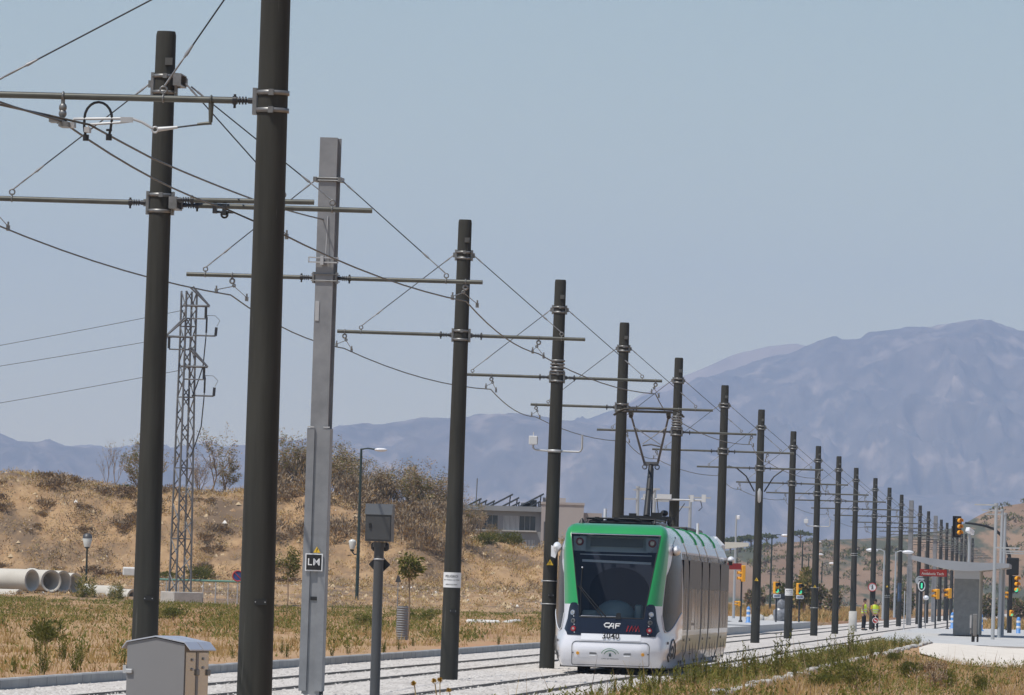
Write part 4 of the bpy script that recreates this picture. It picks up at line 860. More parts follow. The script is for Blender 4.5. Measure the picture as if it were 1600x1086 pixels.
# CCTV on a post behind the shelter
CD=345; pc=at(1514,880,CD); t=thing('surveillance_camera','white camera on a pale pole above the shelter roof','camera',(pc.x,CD,zg(CD)+PH)); zc=zat(1514,832,CD)-t.location.z
m=MB(); m.cyl((0,0,0),(0,0,zc-.05),.07,n=10); m.build('pole',M_LPOST,t); m=MB(); m.box((.0,-.1,zc+.06),(.22,.5,.22),rz=R(-35),rx=R(-20),bev=.03); m.build('camera_housing',M_WHITE,t)
# plain lamp posts
def small_post(px,yb,yt,d,label,hd=None,side=1,r=.06,mt=None):
    p=at(px,yb,d); z0=max(p.z,zg(d)-.05); t=thing('lamp_post',label,'lamp post',(p.x,d,z0)); H=zat(px,yt,d)-z0; m=MB(); m.lathe([(r*1.3,0),(r,H*.5),(r*.7,H)],n=8)
    if hd: m.tube([(0,0,H-.05),(side*hd*.5,0,H+.06),(side*hd,0,H+.03)],.03,5)
    m.build('post',mt or M_LPOST,t); m=MB(); 
    if hd: m.ell((side*(hd+.22),0,H+.0),(.36,.16,.11),10,6)
    else: m.box((side*.1,-.05,H-.1),(.16,.14,.2),bev=.03)
    m.build('lamp',M_WHITE,t); return t
small_post(1146,966,805,372,'tall grey post with a small lamp at its tip behind the tram',side=1)
M_DGREEN=mat('dark_green_paint',(.018,.036,.03),.5)
small_post(1203,952,836,560,'dark street lamp with white head between the first two masts right of the tram',.8,1,.07,M_DGREEN)
small_post(1252,930,846,620,'dark street lamp leaning into the hill, left of the sensor mast',1.0,1,.07,M_DGREEN)
small_post(1379,968,860,430,'grey lamp post with pale head between two masts, farther left of two',.5,-1)
small_post(1397,965,862,445,'grey lamp post with pale head between two masts, farther right of two',.5,1)
small_post(1262,935,866,640,'thin dark street lamp half hidden behind the sensor mast',.7,1,.06,M_DGREEN)
small_post(1283,938,880,660,'short street lamp with white head right of the sensor mast',.7,1,.06,M_DGREEN)
m_=at(1412,985,394); t=thing('thin_post','thin pale bare post standing right of the blue marked mast','post',(m_.x,394,m_.z)); m=MB(); m.cyl((0,0,0),(0,0,2.1),.03); m.lathe([(.08,0),(.03,.05)]); m.build('post',M_GALVL,t)
# bollards
def bollard(px,py,d,label): 
    p=at(px,py,d); t=thing('bollard',label,'bollard',(p.x,d,p.z),0,'blue and white plastic bollards'); m=MB(); m.lathe([(.17,0),(.15,.04),(.10,.06),(.10,.72),(.07,.8),(.02,.83)],n=12); m.build('body',mat('bollard_blue',(.08,.24,.55),.5),t); m=MB()
    for z in(.3,.55): m.lathe([(.102,z),(.106,z+.01),(.106,z+.1),(.102,z+.11)],n=12,cap=False)
    m.build('white_band',M_SIGNW,t)
bollard(1591,992,345,'blue and white bollard at the right edge of the platform'); bollard(1532,986,352,'blue and white bollard just right of the shelter block'); bollard(1488,982,380,'blue and white bollard partly behind the left side of the shelter block'); bollard(1169,973,378,'blue bollard near the yellow traffic light behind the tram')
# waste: wrapped pallet load and pale heap beyond the left platform
p=at(1219,972,415); t=thing('wrapped_load','grey plastic wrapped bundle standing beyond the left platform','bundle',(p.x,415,p.z)); m=MB(); m.ell((0,0,.42),(.42,.42,.5),12,8,jit=.2); m.ell((.03,0,1.0),(.36,.36,.42),12,8,jit=.2); m.build('bundle',mat('wrap_plastic',(.3,.31,.33),.35,var=(.14,.14,.15),scale=6),t)
m=MB(); m.box((0,0,1.45),(.7,.6,.28),taper=.8); m.build('cover',M_BLK,t)
p=at(1188,975,420); t=thing('rubble_heap','low pale heap of rubble left of the wrapped bundle','rubble',(p.x,420,p.z)); m=MB(); [m.ell((rnd.uniform(-.9,.9),rnd.uniform(-.5,.5),rnd.uniform(0,.35)),(rnd.uniform(.2,.5),.4,rnd.uniform(.15,.35)),8,5,jit=.35) for _ in range(10)]; m.build('rubble',M_CONC,t)
# ------------------------------------------------------------------ near the camera
c=at(247,1086,60); H0=zat(265,991,60); t=thing('utility_cabinet','waist high grey metal cabinet with gabled lid in the left foreground','cabinet',(at(262,1040,60).x,60,0),R(-27))
W_=.53; D_=.40; M_CAB1=mat('cabinet_paint',(.20,.20,.205),.5,var=(.215,.215,.22),scale=2); M_STEEL=mat('brushed_steel',(.55,.53,.50),.22,1,var=(.48,.46,.43),scale=3,vs=(1,1,.05)); M_LID=mat('cabinet_lid',(.52,.55,.62),.35,.4)
m=MB(); m.prism([(-W_/2,0),(W_/2,0),(W_/2,H0-.075),(0,H0-.03),(-W_/2,H0-.075)],-D_/2,D_/2); m.build('body',M_CAB1,t)
m=MB(); m.box((W_/2+.003,-D_/4,(H0-.13)/2),(.008,D_/2-.03,H0-.15)); m.build('door',M_STEEL,t); m=MB(); m.box((W_/2+.003,D_/4,(H0-.13)/2),(.008,D_/2-.03,H0-.15)); m.build('door',M_STEEL,t)
m=MB(); m.box((W_/2+.004,0,(H0-.13)/2),(.014,.035,H0-.14)); m.build('door_post',M_CAB1,t)
for y0,y1 in((-D_/2-.012,-.008),(.008,D_/2+.012)):
    m=MB(); pl=[(-W_/2-.045,H0-.115),(-W_/2-.002,H0-.062),(0,H0-.012),(W_/2+.004,H0-.055),(W_/2+.06,H0-.115)]; pl2=[(x,z-.010) for x,z in pl[::-1]]
    m.prism(pl+pl2,y0,y1); m.build('lid',M_LID,t)
for y,zs in((-D_/4+.02,(H0-.20,H0-.275)),(D_/4,(H0-.19,H0-.262))):
    for z in zs: m=MB(); m.cyl((W_/2+.006,y,z),(W_/2+.018,y,z),.012,n=10); m.build('lock',M_GALVL,t)
for y in(.0,D_/2-.02): m=MB(); m.box((W_/2+.012,y,H0-.30),(.022,.045,.05),bev=.005); m.build('hinge',M_CLAMP,t)
m=MB(); m.box((-W_/2+.03,-D_/2-.012,H0-.305),(.06,.02,.035),bev=.005); m.box((-W_/2-.015,-D_/2+.02,H0-.29),(.03,.06,.065)); m.build('latch',M_GALVL,t)
# control box on a post
BD=100; p=at(588,1000,BD); t=thing('control_box_post','dark grey box with sloping lid on a round post, left of centre','control box',(p.x,BD,0),R(-8)); zt=zat(590,788,BD); zl=zat(590,847,BD); w_=41*pxm(BD)
M_DG=mat('dark_grey_box',(.055,.056,.058),.45,var=(.065,.066,.068),scale=3)
m=MB(); m.lathe([(.085,0),(.068,.05),(.066,zl)],n=14); m.lathe([(.085,zl-.07),(.085,zl)],n=14); m.build('post',M_DG,t)
b0=zl+.01; h=zt-b0; m=MB(); m.prism([(-.13,b0),(.13,b0),(.13,zt-.0),(-.10,zt-.0),(-.13,zt-.13)],-w_/2,w_/2,'yz'); bx=m.build('box',M_DG,t)
m=MB(); m.prism([(-.145,zt-.14),(-.105,zt+.006),(.135,zt+.006),(.135,zt-.006),(-.098,zt-.006),(-.13,zt-.14)],-w_/2-.008,w_/2+.008,'yz'); m.build('lid',mat('box_lid',(.13,.135,.14),.35,.2),bx)
m=MB(); m.box((.0,-.134,b0+(h-.14)/2),(w_-.03,.01,h-.19)); m.build('door',M_DG,bx); m=MB(); m.box((-.11,-.145,b0+h*.42),(.03,.02,.06)); m.build('handle',M_BLK,bx)
m=MB(); m.box((0,.09,zl-.06),(.24,.12,.12),bev=.03); m.build('clamp_block',M_BLK,t)
m=MB(); q=.15; z=zl-.30; m.prism([(-q,z),(0,z-q),(q,z),(0,z+q)],.07,.085); m.build('diamond_plate',M_BLK,t); m=MB(); m.lathe([(.069,z+.06),(.074,z+.062),(.074,z+.078),(.069,z+.08)],n=14,cap=False); m.build('strap',M_GALVL,t)
# ------------------------------------------------------------------ lattice pylon and lines
PD=386; pb=at(286,955,PD); ZP=zat(295,455,PD); BT=zat(290,925,PD); M_LAT=mat('lattice_steel',(.11,.115,.12),.5,.3,var=(.18,.185,.19),scale=2)
t=thing('lattice_pylon','grey lattice steel power pylon on a concrete block, left of the nearest mast','pylon',(at(281,925,PD).x,PD,pb.z),R(28)); zo=pb.z; tx=at(295,455,PD).x-at(284,925,PD).x-.2
m=MB(); m.box((.1,0,(BT-zo)/2-.1),(1.65,1.65,BT-zo+.2),bev=.03); m.build('concrete_block',M_CONC,t)
lean=Matrix.Translation((0,0,0)); HP=ZP-zo; Hb=BT-zo
def hw(z): q=(z-Hb)/(HP-Hb); return .42-.12*min(1,q*1.25)
def lg(sx,sy,z): w__=hw(z); return Vector((sx*w__,sy*w__,z))
for sx,sy in((-1,-1),(1,-1),(1,1),(-1,1)):
    m=MB(); n_=12; [m.tube([lg(sx,sy,Hb+(HP-Hb)*k/n_),lg(sx,sy,Hb+(HP-Hb)*(k+1)/n_)],.06,4) for k in range(n_)]; m.build('leg',M_LAT,t)
for f_ in range(4):
    A=((-1,-1),(1,-1),(1,1),(-1,1)); a_,b_=A[f_],A[(f_+1)%4]; m=MB(); n_=17; zs=[Hb+(HP-Hb)*k/n_ for k in range(n_+1)]
    for k in range(n_): 
        p,q=(a_,b_) if k%2 else (b_,a_); m.tube([lg(*p,zs[k]),lg(*q,zs[k+1])],.034,4)
        if k%4==3: m.tube([lg(*a_,zs[k]),lg(*b_,zs[k])],.03,4)
    m.build('bracing',M_LAT,t)
IR=Matrix.Rotation(-R(28),4,'Z')
def loc(dx,z,dy=0): v=IR@Vector((dx,dy,0)); return Vector((v.x,v.y,z))
def zz_(py): return zat(295,py,PD)-zo
for py,s in((478,1),(527,-1),(573,1)):
    z=zz_(py); m=MB(); L_=.75 if s>0 else .8; o_=.35*s
    m.tube([loc(-.3*s,z+.0,-.4),loc(o_+L_*s,z,-.4)],.06,4); m.tube([loc(o_+L_*s,z,-.4),loc(.2*s,z+1.0,-.3)],.05,4); m.tube([loc(o_+L_*s,z,-.4),loc(o_*.2,z+.95,-.5)],.045,4); ar=m.build('cross_arm',M_LAT,t)
    m=MB(); m.tube([loc(o_+L_*.75*s,z-.05,-.4),loc(o_+L_*.75*s,z-.62,-.4)],.07,6); m.build('insulator',M_INS,ar)
    m=MB(); m.tube([loc(o_+L_*.75*s,z-.66,-.4),loc(-.1*s,z-.66,-.3)],.035,4); m.build('strut',M_LAT,ar)
for py in(524,618):
    z=zz_(py); m=MB(); m.tube([loc(.3,z,-.3),loc(1.45,z+.0,-.3)],.045,4); m.tube([loc(.95,z-.1,-.3),loc(.98,z+1.05,-.3)],.03,4); m.tube([loc(.98,z+1.05,-.3),loc(1.4,z+1.05,-.3),loc(1.65,z+.8,-.3),loc(1.5,z+.5,-.3)],.014,4); ar=m.build('side_bracket',M_LAT,t)
    m=MB(); m.cyl(loc(1.45,z,-.3),loc(1.48,z+.45,-.3),.075,n=6); m.cyl(loc(.96,z+.15,-.3),loc(.97,z+.95,-.3),.05,n=6); m.build('insulator',M_INS,ar)
    m=MB(); m.tube([loc(.95,z-.1,-.3),loc(.85,z-1.6,-.3),loc(.55,z-2.6,-.3),loc(.35,z-3.2,-.4)],.035,4); m.build('cable',M_INS,ar)
for i,(y0,y1,xx,lb) in enumerate(((484,536,290,'top one of the three thin power lines on the left'),(527,570,270,'middle one of the three thin power lines on the left'),(577,626,290,'lowest of the three thin power lines on the left'))):
    a_=at(xx,y0,PD); b_=at(-330,y1+ (y1-y0)*1.15,PD+60); pts=[a_.lerp(b_,k/14)-Vector((0,0,.5*4*(k/14)*(1-k/14)*.25)) for k in range(15)]
    m=MB(); m.tube(pts,.014,4); tag(m.build('power_line',M_WIRE),lb,'power line',group='power lines to the pylon')
# green street lamp with a side lantern
LD=402; p=at(557,950,LD); t=thing('street_lamp','tall dark green street lamp with a side lantern, left of the control box','street lamp',(p.x,LD,p.z)); H=zat(564,701,LD)-p.z
m=MB(); m.lathe([(.14,0),(.10,.5),(.085,H*.5),(.065,H)],n=10); m.tube([(0,0,H-.03),(.35,0,H+.03),(.75,0,H-.02)],.045,6); m.build('post',M_DGREEN,t); m=MB(); m.ell((1.05,0,H-.03),(.36,.16,.10),12,7); m.build('lamp_head',M_WHITE,t)
zl_=zat(553,852,LD)-p.z; m=MB(); m.tube([(0,0,zl_-.45),(-.2,0,zl_-.5),(-.33,0,zl_-.35)],.04,5); m.lathe([(.05,-.35),(.12,-.28),(.12,-.22)],c=(-.33,0,zl_),n=8); la=m.build('lantern_bracket',M_DGREEN,t); m=MB(); m.lathe([(.13,-.2),(.22,.18),(.2,.25),(.05,.33)],c=(-.33,0,zl_),n=8); m.build('lantern',mat('lantern_glass',(.62,.63,.6),.3),la)
GD=402; p=at(134,925,GD); t=thing('street_lamp','short dark lantern post in front of the mound, above the concrete pipes','street lamp',(p.x,GD,p.z)); H=zat(136,858,GD)-p.z; m=MB(); m.lathe([(.09,0),(.06,.4),(.05,H),(.16,H+.12)],n=10); m.build('post',M_DGREEN,t); m=MB(); m.lathe([(.17,H+.12),(.27,H+.55),(.25,H+.6)],n=10); m.build('lantern',mat('lantern_glass',(.62,.63,.6),.3),t); m=MB(); m.lathe([(.28,H+.6),(.24,H+.78),(.05,H+.86)],n=10); m.build('lantern_cap',M_DG,t)
# no parking sign and fence
SDp=360; p=at(370,955,SDp); t=thing('round_sign','small blue round sign with red rim beside the green railed fence','sign',(p.x,SDp,p.z)); H=zat(371,900,SDp)-p.z; m=MB(); m.cyl((0,0,0),(0,0,H+.1),.03,n=6); m.build('post',M_GALVL,t); m=MB(); m.cyl((0,-.04,H),(0,-.03,H),.27,n=20); d_=m.build('disc',mat('sign_blue_dark',(.03,.06,.22),.5),t); m=MB(); m.ring((0,-.045,H),.25,.03,'y',20,4); m.tube([(-.17,-.05,H+.17),(.17,-.05,H-.17)],.022,4); m.build('red_rim',M_RED,d_)
p=at(240,955,392); q=at(395,955,380); t=thing('wire_fence','low wire fence with green top rail behind the pylon block','fence',(p.x,p.y,p.z)); v=q-p; zt=zat(240,905,392)-p.z
m=MB(); m.tube([(0,0,zt),(v.x,v.y,zt)],.06,5); m.build('top_rail',mat('fence_green',(.10,.22,.17),.6),t)
for k in range(9): m=MB(); m.cyl((v.x*k/8,v.y*k/8,-.2),(v.x*k/8,v.y*k/8,zt),.035,n=6); m.build('fence_post',M_GALVL,t)
m=MB(); 
for k in range(60): a_=k/60; m.tube([(v.x*a_,v.y*a_,-.1),(v.x*a_,v.y*a_,zt)],.006,3,False)
for k in range(9): m.tube([(0,0,zt*k/9),(v.x,v.y,zt*k/9)],.006,3,False)
m.build('wire_mesh',M_GALV,t)
# concrete pipes
M_PIPE=mat('pipe_concrete',(.50,.465,.40),.9,var=(.58,.545,.48),scale=1.1,bump=.2)
def pipe(px,py,d,r,L_,rz,label,rx=0,th=.12):
    p=at(px,py,d); t=thing('concrete_pipe',label,'pipe',(p.x,d,p.z),rz,'concrete drain pipes'); m=MB(); n=26; ri=r-th
    prof=[(r,0),(r,L_*.9),(r*1.12,L_*.93),(r*1.12,L_),(ri,L_),(ri,0),(r,0)]; m.lathe(prof,n=n,cap=False); M=Matrix.Rotation(-PI/2,4,'Y'); m.v=[tuple(M@Vector(v)) for v in m.v]; m.build('pipe',M_PIPE,t); return t
PX=[(50,907,397,.60,5,R(-38),'long pale concrete pipe at the left edge, open end to the right'),(80,908,398.6,.60,2.6,R(-62),'second concrete pipe, its open end facing the camera'),(99,909,400.2,.60,2.4,R(-42),'third concrete pipe in the upper row, between two open ends'),(118,912,401.6,.58,2.4,R(-40),'fourth concrete pipe, half hidden by the tall canes'),(31,935,395,.48,3,R(-32),'low concrete pipe lying beneath the long one at the left edge'),(188,930,398,.50,2.6,R(-40),'concrete pipe lying alone left of the tall mast foot'),(208,933,396,.42,1.8,R(-48),'small concrete pipe against the mast foot, rightmost of all')]
for a_ in PX: pipe(*a_)
# loose blocks on the field
for i,(px,py,d,sx,sy,sz,rz,lb) in enumerate(((755,975,300,1.35,.6,.32,.05,'white concrete slab lying in dry grass right of the mast with the notice'),(800,972,305,.35,1.6,.16,-.3,'narrow pale slab lying aslant left of the tram'),(205,893,400,.9,.5,.45,.1,'pale block on the mound foot beside the tall mast'),(322,822,446,.8,.5,.3,.4,'white rock on the mound right of the pylon'),(108,757,452,.45,.4,.25,.3,'left one of two white rocks near the top of the mound'),(123,755,452,.55,.4,.3,.6,'right one of two white rocks near the top of the mound'),(330,835,444,.5,.5,.35,.2,'pale boulder just below the white rock on the mound'),(190,795,446,.7,.3,.22,.3,'pale stone on the mound left of the tall mast'))):
    p=at(px,py,d); m=MB(); 
    if i<3: m.box((0,0,0),(sx,sy,sz),rz=rz,rx=.05,bev=.05)
    else: m.ell((0,0,0),(sx/2,sy/2,sz/2),9,6,jit=.45)
    o=m.build('concrete_block' if i<3 else 'rock',M_CONC if i>=3 else mat('white_concrete',(.62,.61,.58),.85,var=(.7,.69,.66),scale=3)); o.location=p; tag(o,lb,'block' if i<3 else 'rock')
# ------------------------------------------------------------------ buildings behind the mound
BDd=520; M_BG=mat('grey_render',(.23,.24,.25),.8,var=(.28,.29,.30),scale=.6); M_BB=mat('beige_render',(.40,.355,.33),.85,var=(.44,.39,.365),scale=.4); M_WIN=mat('window_glass',(.04,.06,.08),.15)
bx=lambda px:at(px,830,BDd).x; bz=lambda py:at(800,py,BDd).z
t=thing('office_building','grey two storey building with slatted shutters and tilted roof panels','building',(bx(700),BDd,0)); ox=bx(700); wx=lambda px:bx(px)-ox
def facade(x0,x1,z0,z1,holes,y,m_,name,par,th=.5):
    """wall with real openings: a grid of boxes around the holes"""
    xs_=sorted({x0,x1}|{h for a in holes for h in a[:2]}); zs_=sorted({z0,z1}|{h for a in holes for h in a[2:4]}); m=MB()
    for i in range(len(xs_)-1):
        for j in range(len(zs_)-1):
            cx=(xs_[i]+xs_[i+1])/2; cz=(zs_[j]+zs_[j+1])/2
            if any(a[0]<cx<a[1] and a[2]<cz<a[3] for a in holes): continue
            m.box((cx,y+th/2,cz),(xs_[i+1]-xs_[i],th,zs_[j+1]-zs_[j]))
    return m.build(name,m_,par)
z1=bz(795); z2=bz(807); zw0=bz(828); zw1=bz(806); zc0=bz(858); zc1=bz(843)
H1=(wx(727),wx(777),zw0,zw1); H2=(wx(786),wx(836),zw0,zw1); H3=(wx(727),wx(777),zc0,zc1); H4=(wx(786),wx(836),zc0,zc1)
facade(wx(660),wx(848),-1,bz(797),[H1,H2,H3,H4],0,M_BG,'wall',t); m=MB(); m.box((wx(754),6,bz(797)+.1),(wx(848)-wx(660)+.3,12.8,.35)); m.build('roof',M_BG,t); m=MB(); m.box((wx(754),7,bz(830)),(wx(848)-wx(660)-.1,11,bz(797)-bz(863))); m.build('inner_wall',M_BG,t)
for h in(H1,H2,H3,H4):
    m=MB(); m.box(((h[0]+h[1])/2,.35,(h[2]+h[3])/2),(h[1]-h[0],.05,h[3]-h[2])); wn=m.build('window',M_WIN,t)
    m=MB(); [m.box((h[0]+(h[1]-h[0])*k/6,.30,(h[2]+h[3])/2),(.05,.06,h[3]-h[2])) for k in range(1,6)]; m.build('frame',M_BG,wn)
    m=MB(); m.box(((h[0]+h[1])/2,-.12,h[2]-.06),(h[1]-h[0]+.2,.3,.1)); m.build('sill',M_CONC,wn)
for x0,x1,za,zb2 in((H2[0],H2[0]+(H2[1]-H2[0])*.5,H2[2],H2[3]),(H4[0]+(H4[1]-H4[0])*.42,H4[1],H4[2],H4[3])):
    m=MB(); k_=0; n_=13
    for k in range(n_): m.box((x0+(x1-x0)*(k+.5)/n_,.05,(za+zb2)/2),((x1-x0)/n_*.62,.08,zb2-za))
    m.build('shutter',mat('shutter_white',(.55,.56,.57),.7),t)
for px,L_ in((731,1.2),(744,.95),(757,.9),(767,2.0),(785,1.5),(798,.8),(812,2.2),(826,1.0)):
    z=bz(792); m=MB(); m.box((wx(px)+L_*.3,2,z+.35*L_*.6),(L_,2.2,.10),ry=R(-29)); m.tube([(wx(px)+L_*.6,1.2,z-.3),(wx(px)+L_*.65,1.2,z+L_*.42)],.04,4); m.build('roof_panel',mat('panel_dark',(.05,.055,.06),.4),t)
m=MB(); m.cyl((wx(742),3,bz(800)),(wx(743),3,bz(748)),.04,n=5); m.build('roof_aerial',M_CLAMP,t); m=MB(); m.box((wx(832),2,bz(790)),(.5,.8,.9)); m.box((wx(822),2.5,bz(791)),(.8,.8,.6)); m.build('roof_unit',M_BG,t)
t=thing('beige_building','plain beige block beside the grey building, behind the tram','building',(bx(845),BDd-1,0)); ox=bx(845)
m=MB(); m.box(((wx(911)+0)/2,8,(bz(786)-1)/2),(wx(911),16,bz(786)+1)); m.build('wall',M_BB,t); m=MB(); m.box((wx(911)/2,8,bz(786)+.06),(wx(911)+.1,16.1,.16)); m.box((.9,6,bz(784)),(1.6,5,.8)); m.build('parapet',M_BB,t)
m=MB(); m.tube([(.25,-.1,0),(.25,-.1,bz(814)),(wx(853),-.1,bz(814))],.05,4); m.build('drainpipe',M_BLK,t); m=MB(); m.box((wx(926),10,(bz(797)-1)/2),(wx(941)-wx(911),10,bz(797)+1)); m.build('annex',M_BB,t)
# ------------------------------------------------------------------ the two workers
M_SKIN=mat('skin',(.30,.17,.11),.6); M_VEST=mat('vest_yellow',(.72,.88,.06),.6,var=(.65,.82,.05),scale=9); M_TROU=mat('trousers_dark',(.012,.012,.016),.8); M_HAIR=mat('hair_dark',(.015,.012,.01),.8); M_SHOE=mat('shoe_dark',(.02,.018,.016),.6); M_SLV=mat('shirt_yellow',(.62,.42,.03),.7); M_REFL=mat('vest_band',(.6,.62,.6),.35)
def skin_mesh(name,V,E,rad_,mt,par,sub=2,root=0):
    me=bpy.data.meshes.new(name); me.from_pydata([Vector(v) for v in V],E,[]); o=bpy.data.objects.new(name,me); COL.objects.link(o)
    sk_=o.modifiers.new('s','SKIN'); sk_.use_smooth_shade=True; su=o.modifiers.new('u','SUBSURF'); su.levels=sub; su.render_levels=sub
    lay=me.skin_vertices[0].data
    for i,r in enumerate(rad_): lay[i].radius=(r,r) if not isinstance(r,tuple) else r; lay[i].use_root=(i==root)
    bpy.context.view_layer.update(); nm=bpy.data.meshes.new_from_object(o.evaluated_get(bpy.context.evaluated_depsgraph_get())); bpy.data.objects.remove(o)
    nm.materials.clear(); nm.materials.append(mt); nm.name=name; o=bpy.data.objects.new(name,nm); COL.objects.link(o); o.parent=par; return o
def person(px,py,d,H,rz,label,bend,armpose,sleeve):
    p=at(px,py,d); t=thing('person',label,'person',(p.x,d,p.z),rz); s=H/1.72; b=bend
    def T(x,y,z):                                                   # lean the upper body forward (towards local -y)
        if z>.9: dz=z-.9; return Vector((x,y-math.sin(b)*dz,.9+math.cos(b)*dz))*s
        return Vector((x,y,z))*s
    V=[T(0,0,.95),T(0,.0,1.12),T(0,.01,1.32),T(0,.0,1.45),T(0,-.01,1.52),T(0,-.03-.06*b,1.60),T(0,-.03-.08*b,1.70)]; E=[(i,i+1) for i in range(6)]; rd=[(.15,.105),(.135,.10),(.16,.11),(.10,.075),(.05,.05),(.075,.09),(.06,.075)]
    for sx in(-1,1):
        k=len(V); V+=[T(sx*.10,0,.88),T(sx*.11,-.02*(1+sx*.5),.48),T(sx*.12,.02,.09),T(sx*.13,-.12,.04)]; E+=[(0,k),(k,k+1),(k+1,k+2),(k+2,k+3)]; rd+=[.085,.058,.042,(.04,.03)]
        A=armpose[sx]; k=len(V); V+=[T(sx*.19,0,1.40)]+[T(*q) for q in A]; E+=[(3,k)]+[(k+i,k+i+1) for i in range(len(A))]; rd+=[.055,.042,.034,(.035,.02)]
        hand=V[-1]; wr=V[-2]; dv=(hand-wr).normalized()
        for f in range(4): k2=len(V); V+=[hand+dv*.05*s+Vector((.018*(f-1.5),0,0))*s,hand+dv*(.095-.006*abs(f-1.5))*s+Vector((.02*(f-1.5),-.02,0))*s]; E+=[(k+3,k2),(k2,k2+1)]; rd+=[.0095,.008]
        k2=len(V); V+=[hand+Vector((-sx*.03,-.025,-.01))*s,hand+Vector((-sx*.04,-.045,-.04))*s]; E+=[(k+3,k2),(k2,k2+1)]; rd+=[.01,.009]
    skin_mesh('body',V,E,[tuple(q*s for q in r) if isinstance(r,tuple) else r*s for r in rd],M_SKIN,t)
    m=MB(); c=V[6]-Vector((0,0,.015)); f_=V[5]+(V[6]-V[5])*.45
    m.ell(f_+Vector((0,.02,.055))*s,(.088*s,.10*s,.085*s),12,8); m.ell(f_+Vector((0,.055,-.02))*s,(.08*s,.06*s,.08*s),10,6); m.build('hair',M_HAIR,t)
    m=MB()
    for sx in(-1,1): m.ell(f_+Vector((sx*.03,-.088,.0))*s,(.011*s,.008*s,.008*s),6,4)
    m.ell(f_+Vector((0,-.088,-.055))*s,(.022*s,.008*s,.006*s),6,4); m.build('eyes_and_mouth',M_HAIR,t); m=MB(); m.ell(f_+Vector((0,-.097,-.022))*s,(.012*s,.02*s,.02*s),6,4); [m.ell(f_+Vector((sx*.085,.01,-.01))*s,(.012*s,.02*s,.03*s),6,4) for sx in(-1,1)]; m.build('nose_and_ears',M_SKIN,t)
    ws=[(.95,.175,.125),(1.05,.175,.13),(1.2,.18,.135),(1.34,.20,.13),(1.42,.17,.105),(1.47,.10,.075)]; n=20; m=MB()
    m.grid([[T(a*math.cos(2*PI*k/n),q*math.sin(2*PI*k/n),z) for k in range(n+1)] for z,a,q in ws]); vst=m.build('vest',M_VEST,t)
    m=MB(); [m.grid([[T((a+.004)*math.cos(2*PI*k/n),(q+.004)*math.sin(2*PI*k/n),z) for k in range(n+1)] for z in(z0,z0+.05)]) for z0,a,q in((1.02,.176,.131),(1.15,.181,.135))]; m.build('reflective_band',M_REFL,vst)
    for sx in(-1,1): m=MB(); A=[T(sx*.19,0,1.41),T(*armpose[sx][0])]; m.tube([A[0],A[0].lerp(A[1],.55),A[0].lerp(A[1],.8)],[.075*s,.06*s,.056*s],10); m.build('sleeve',sleeve,t)
    V=[T(0,0,.96),T(0,0,.9)]; E=[(0,1)]; rd=[(.16,.115),(.155,.115)]
    for sx in(-1,1): k=len(V); V+=[T(sx*.10,0,.84),T(sx*.11,-.02*(1+sx*.5),.48),T(sx*.12,.02,.10)]; E+=[(1,k),(k,k+1),(k+1,k+2)]; rd+=[.098,.075,.062]
    skin_mesh('trousers',V,E,[tuple(q*s for q in r) if isinstance(r,tuple) else r*s for r in rd],M_TROU,t,1)
    for sx in(-1,1): m=MB(); m.ell(Vector((sx*.125,-.06,.045))*s,(.055*s,.15*s,.05*s),10,6); m.build('shoe',M_SHOE,t)
    return t,T,s
w1,T1,s1=person(1349,985,398,1.66,R(62),'worker on the left in yellow vest and dark trousers, standing sideways',.05,{-1:[(-.21,-.02,1.13),(-.20,-.16,.93),(-.19,-.20,.86)],1:[(.21,-.02,1.13),(.18,-.18,.95),(.15,-.22,.88)]},M_SKIN)
w2,T2,s2_=person(1367,986,396,1.68,R(-4),'worker on the right in yellow vest, head bowed, holding a round red paddle',.30,{-1:[(-.23,-.05,1.15),(-.12,-.14,.95),(-.05,-.19,.88)],1:[(.23,-.05,1.15),(.12,-.14,.95),(.05,-.19,.88)]},M_SLV)
hp=T2(0,-.19,.86); c_=w2.matrix_basis@hp; t=thing('stop_paddle','round red and white paddle held low by the worker on the right','sign',(w2.location.x+hp.x,w2.location.y+hp.y-.03,w2.location.z+hp.z))
m=MB(); m.cyl((0,0,.02),(0,0,-.16),.014,n=6); m.build('handle',M_SIGNW,t); m=MB(); m.cyl((0,-.01,-.28),(0,.01,-.28),.165,n=22); d_=m.build('disc',M_RED,t); m=MB(); m.ring((0,-.012,-.28),.15,.014,'y',22,4); m.box((0,-.016,-.28),(.17,.008,.05),ry=R(30)); m.build('white_mark',M_SIGNW,d_)
# ------------------------------------------------------------------ vegetation
rs=np.random.RandomState(11)
def leafmat(name,col):
    m=bpy.data.materials.new(name); m.use_nodes=True; N=m.node_tree.nodes; L=m.node_tree.links; b=N['Principled BSDF']; b.inputs['Base Color'].default_value=(*col,1); b.inputs['Roughness'].default_value=.75; b.inputs['Specular IOR Level'].default_value=.2
    t=N.new('ShaderNodeBsdfTranslucent'); t.inputs[0].default_value=(col[0]*1.15,col[1]*1.15,col[2]*.8,1); mx=N.new('ShaderNodeMixShader'); mx.inputs[0].default_value=.38
    L.new(b.outputs[0],mx.inputs[1]); L.new(t.outputs[0],mx.inputs[2]); L.new(mx.outputs[0],N['Material Output'].inputs[0]); return m
M_STRAW=[leafmat('straw_a',(.46,.31,.135)),leafmat('straw_b',(.36,.22,.09)),leafmat('straw_c',(.52,.39,.20))]
M_WEED=[leafmat('weed_a',(.14,.145,.030)),leafmat('weed_b',(.19,.185,.052)),leafmat('weed_c',(.085,.098,.022))]
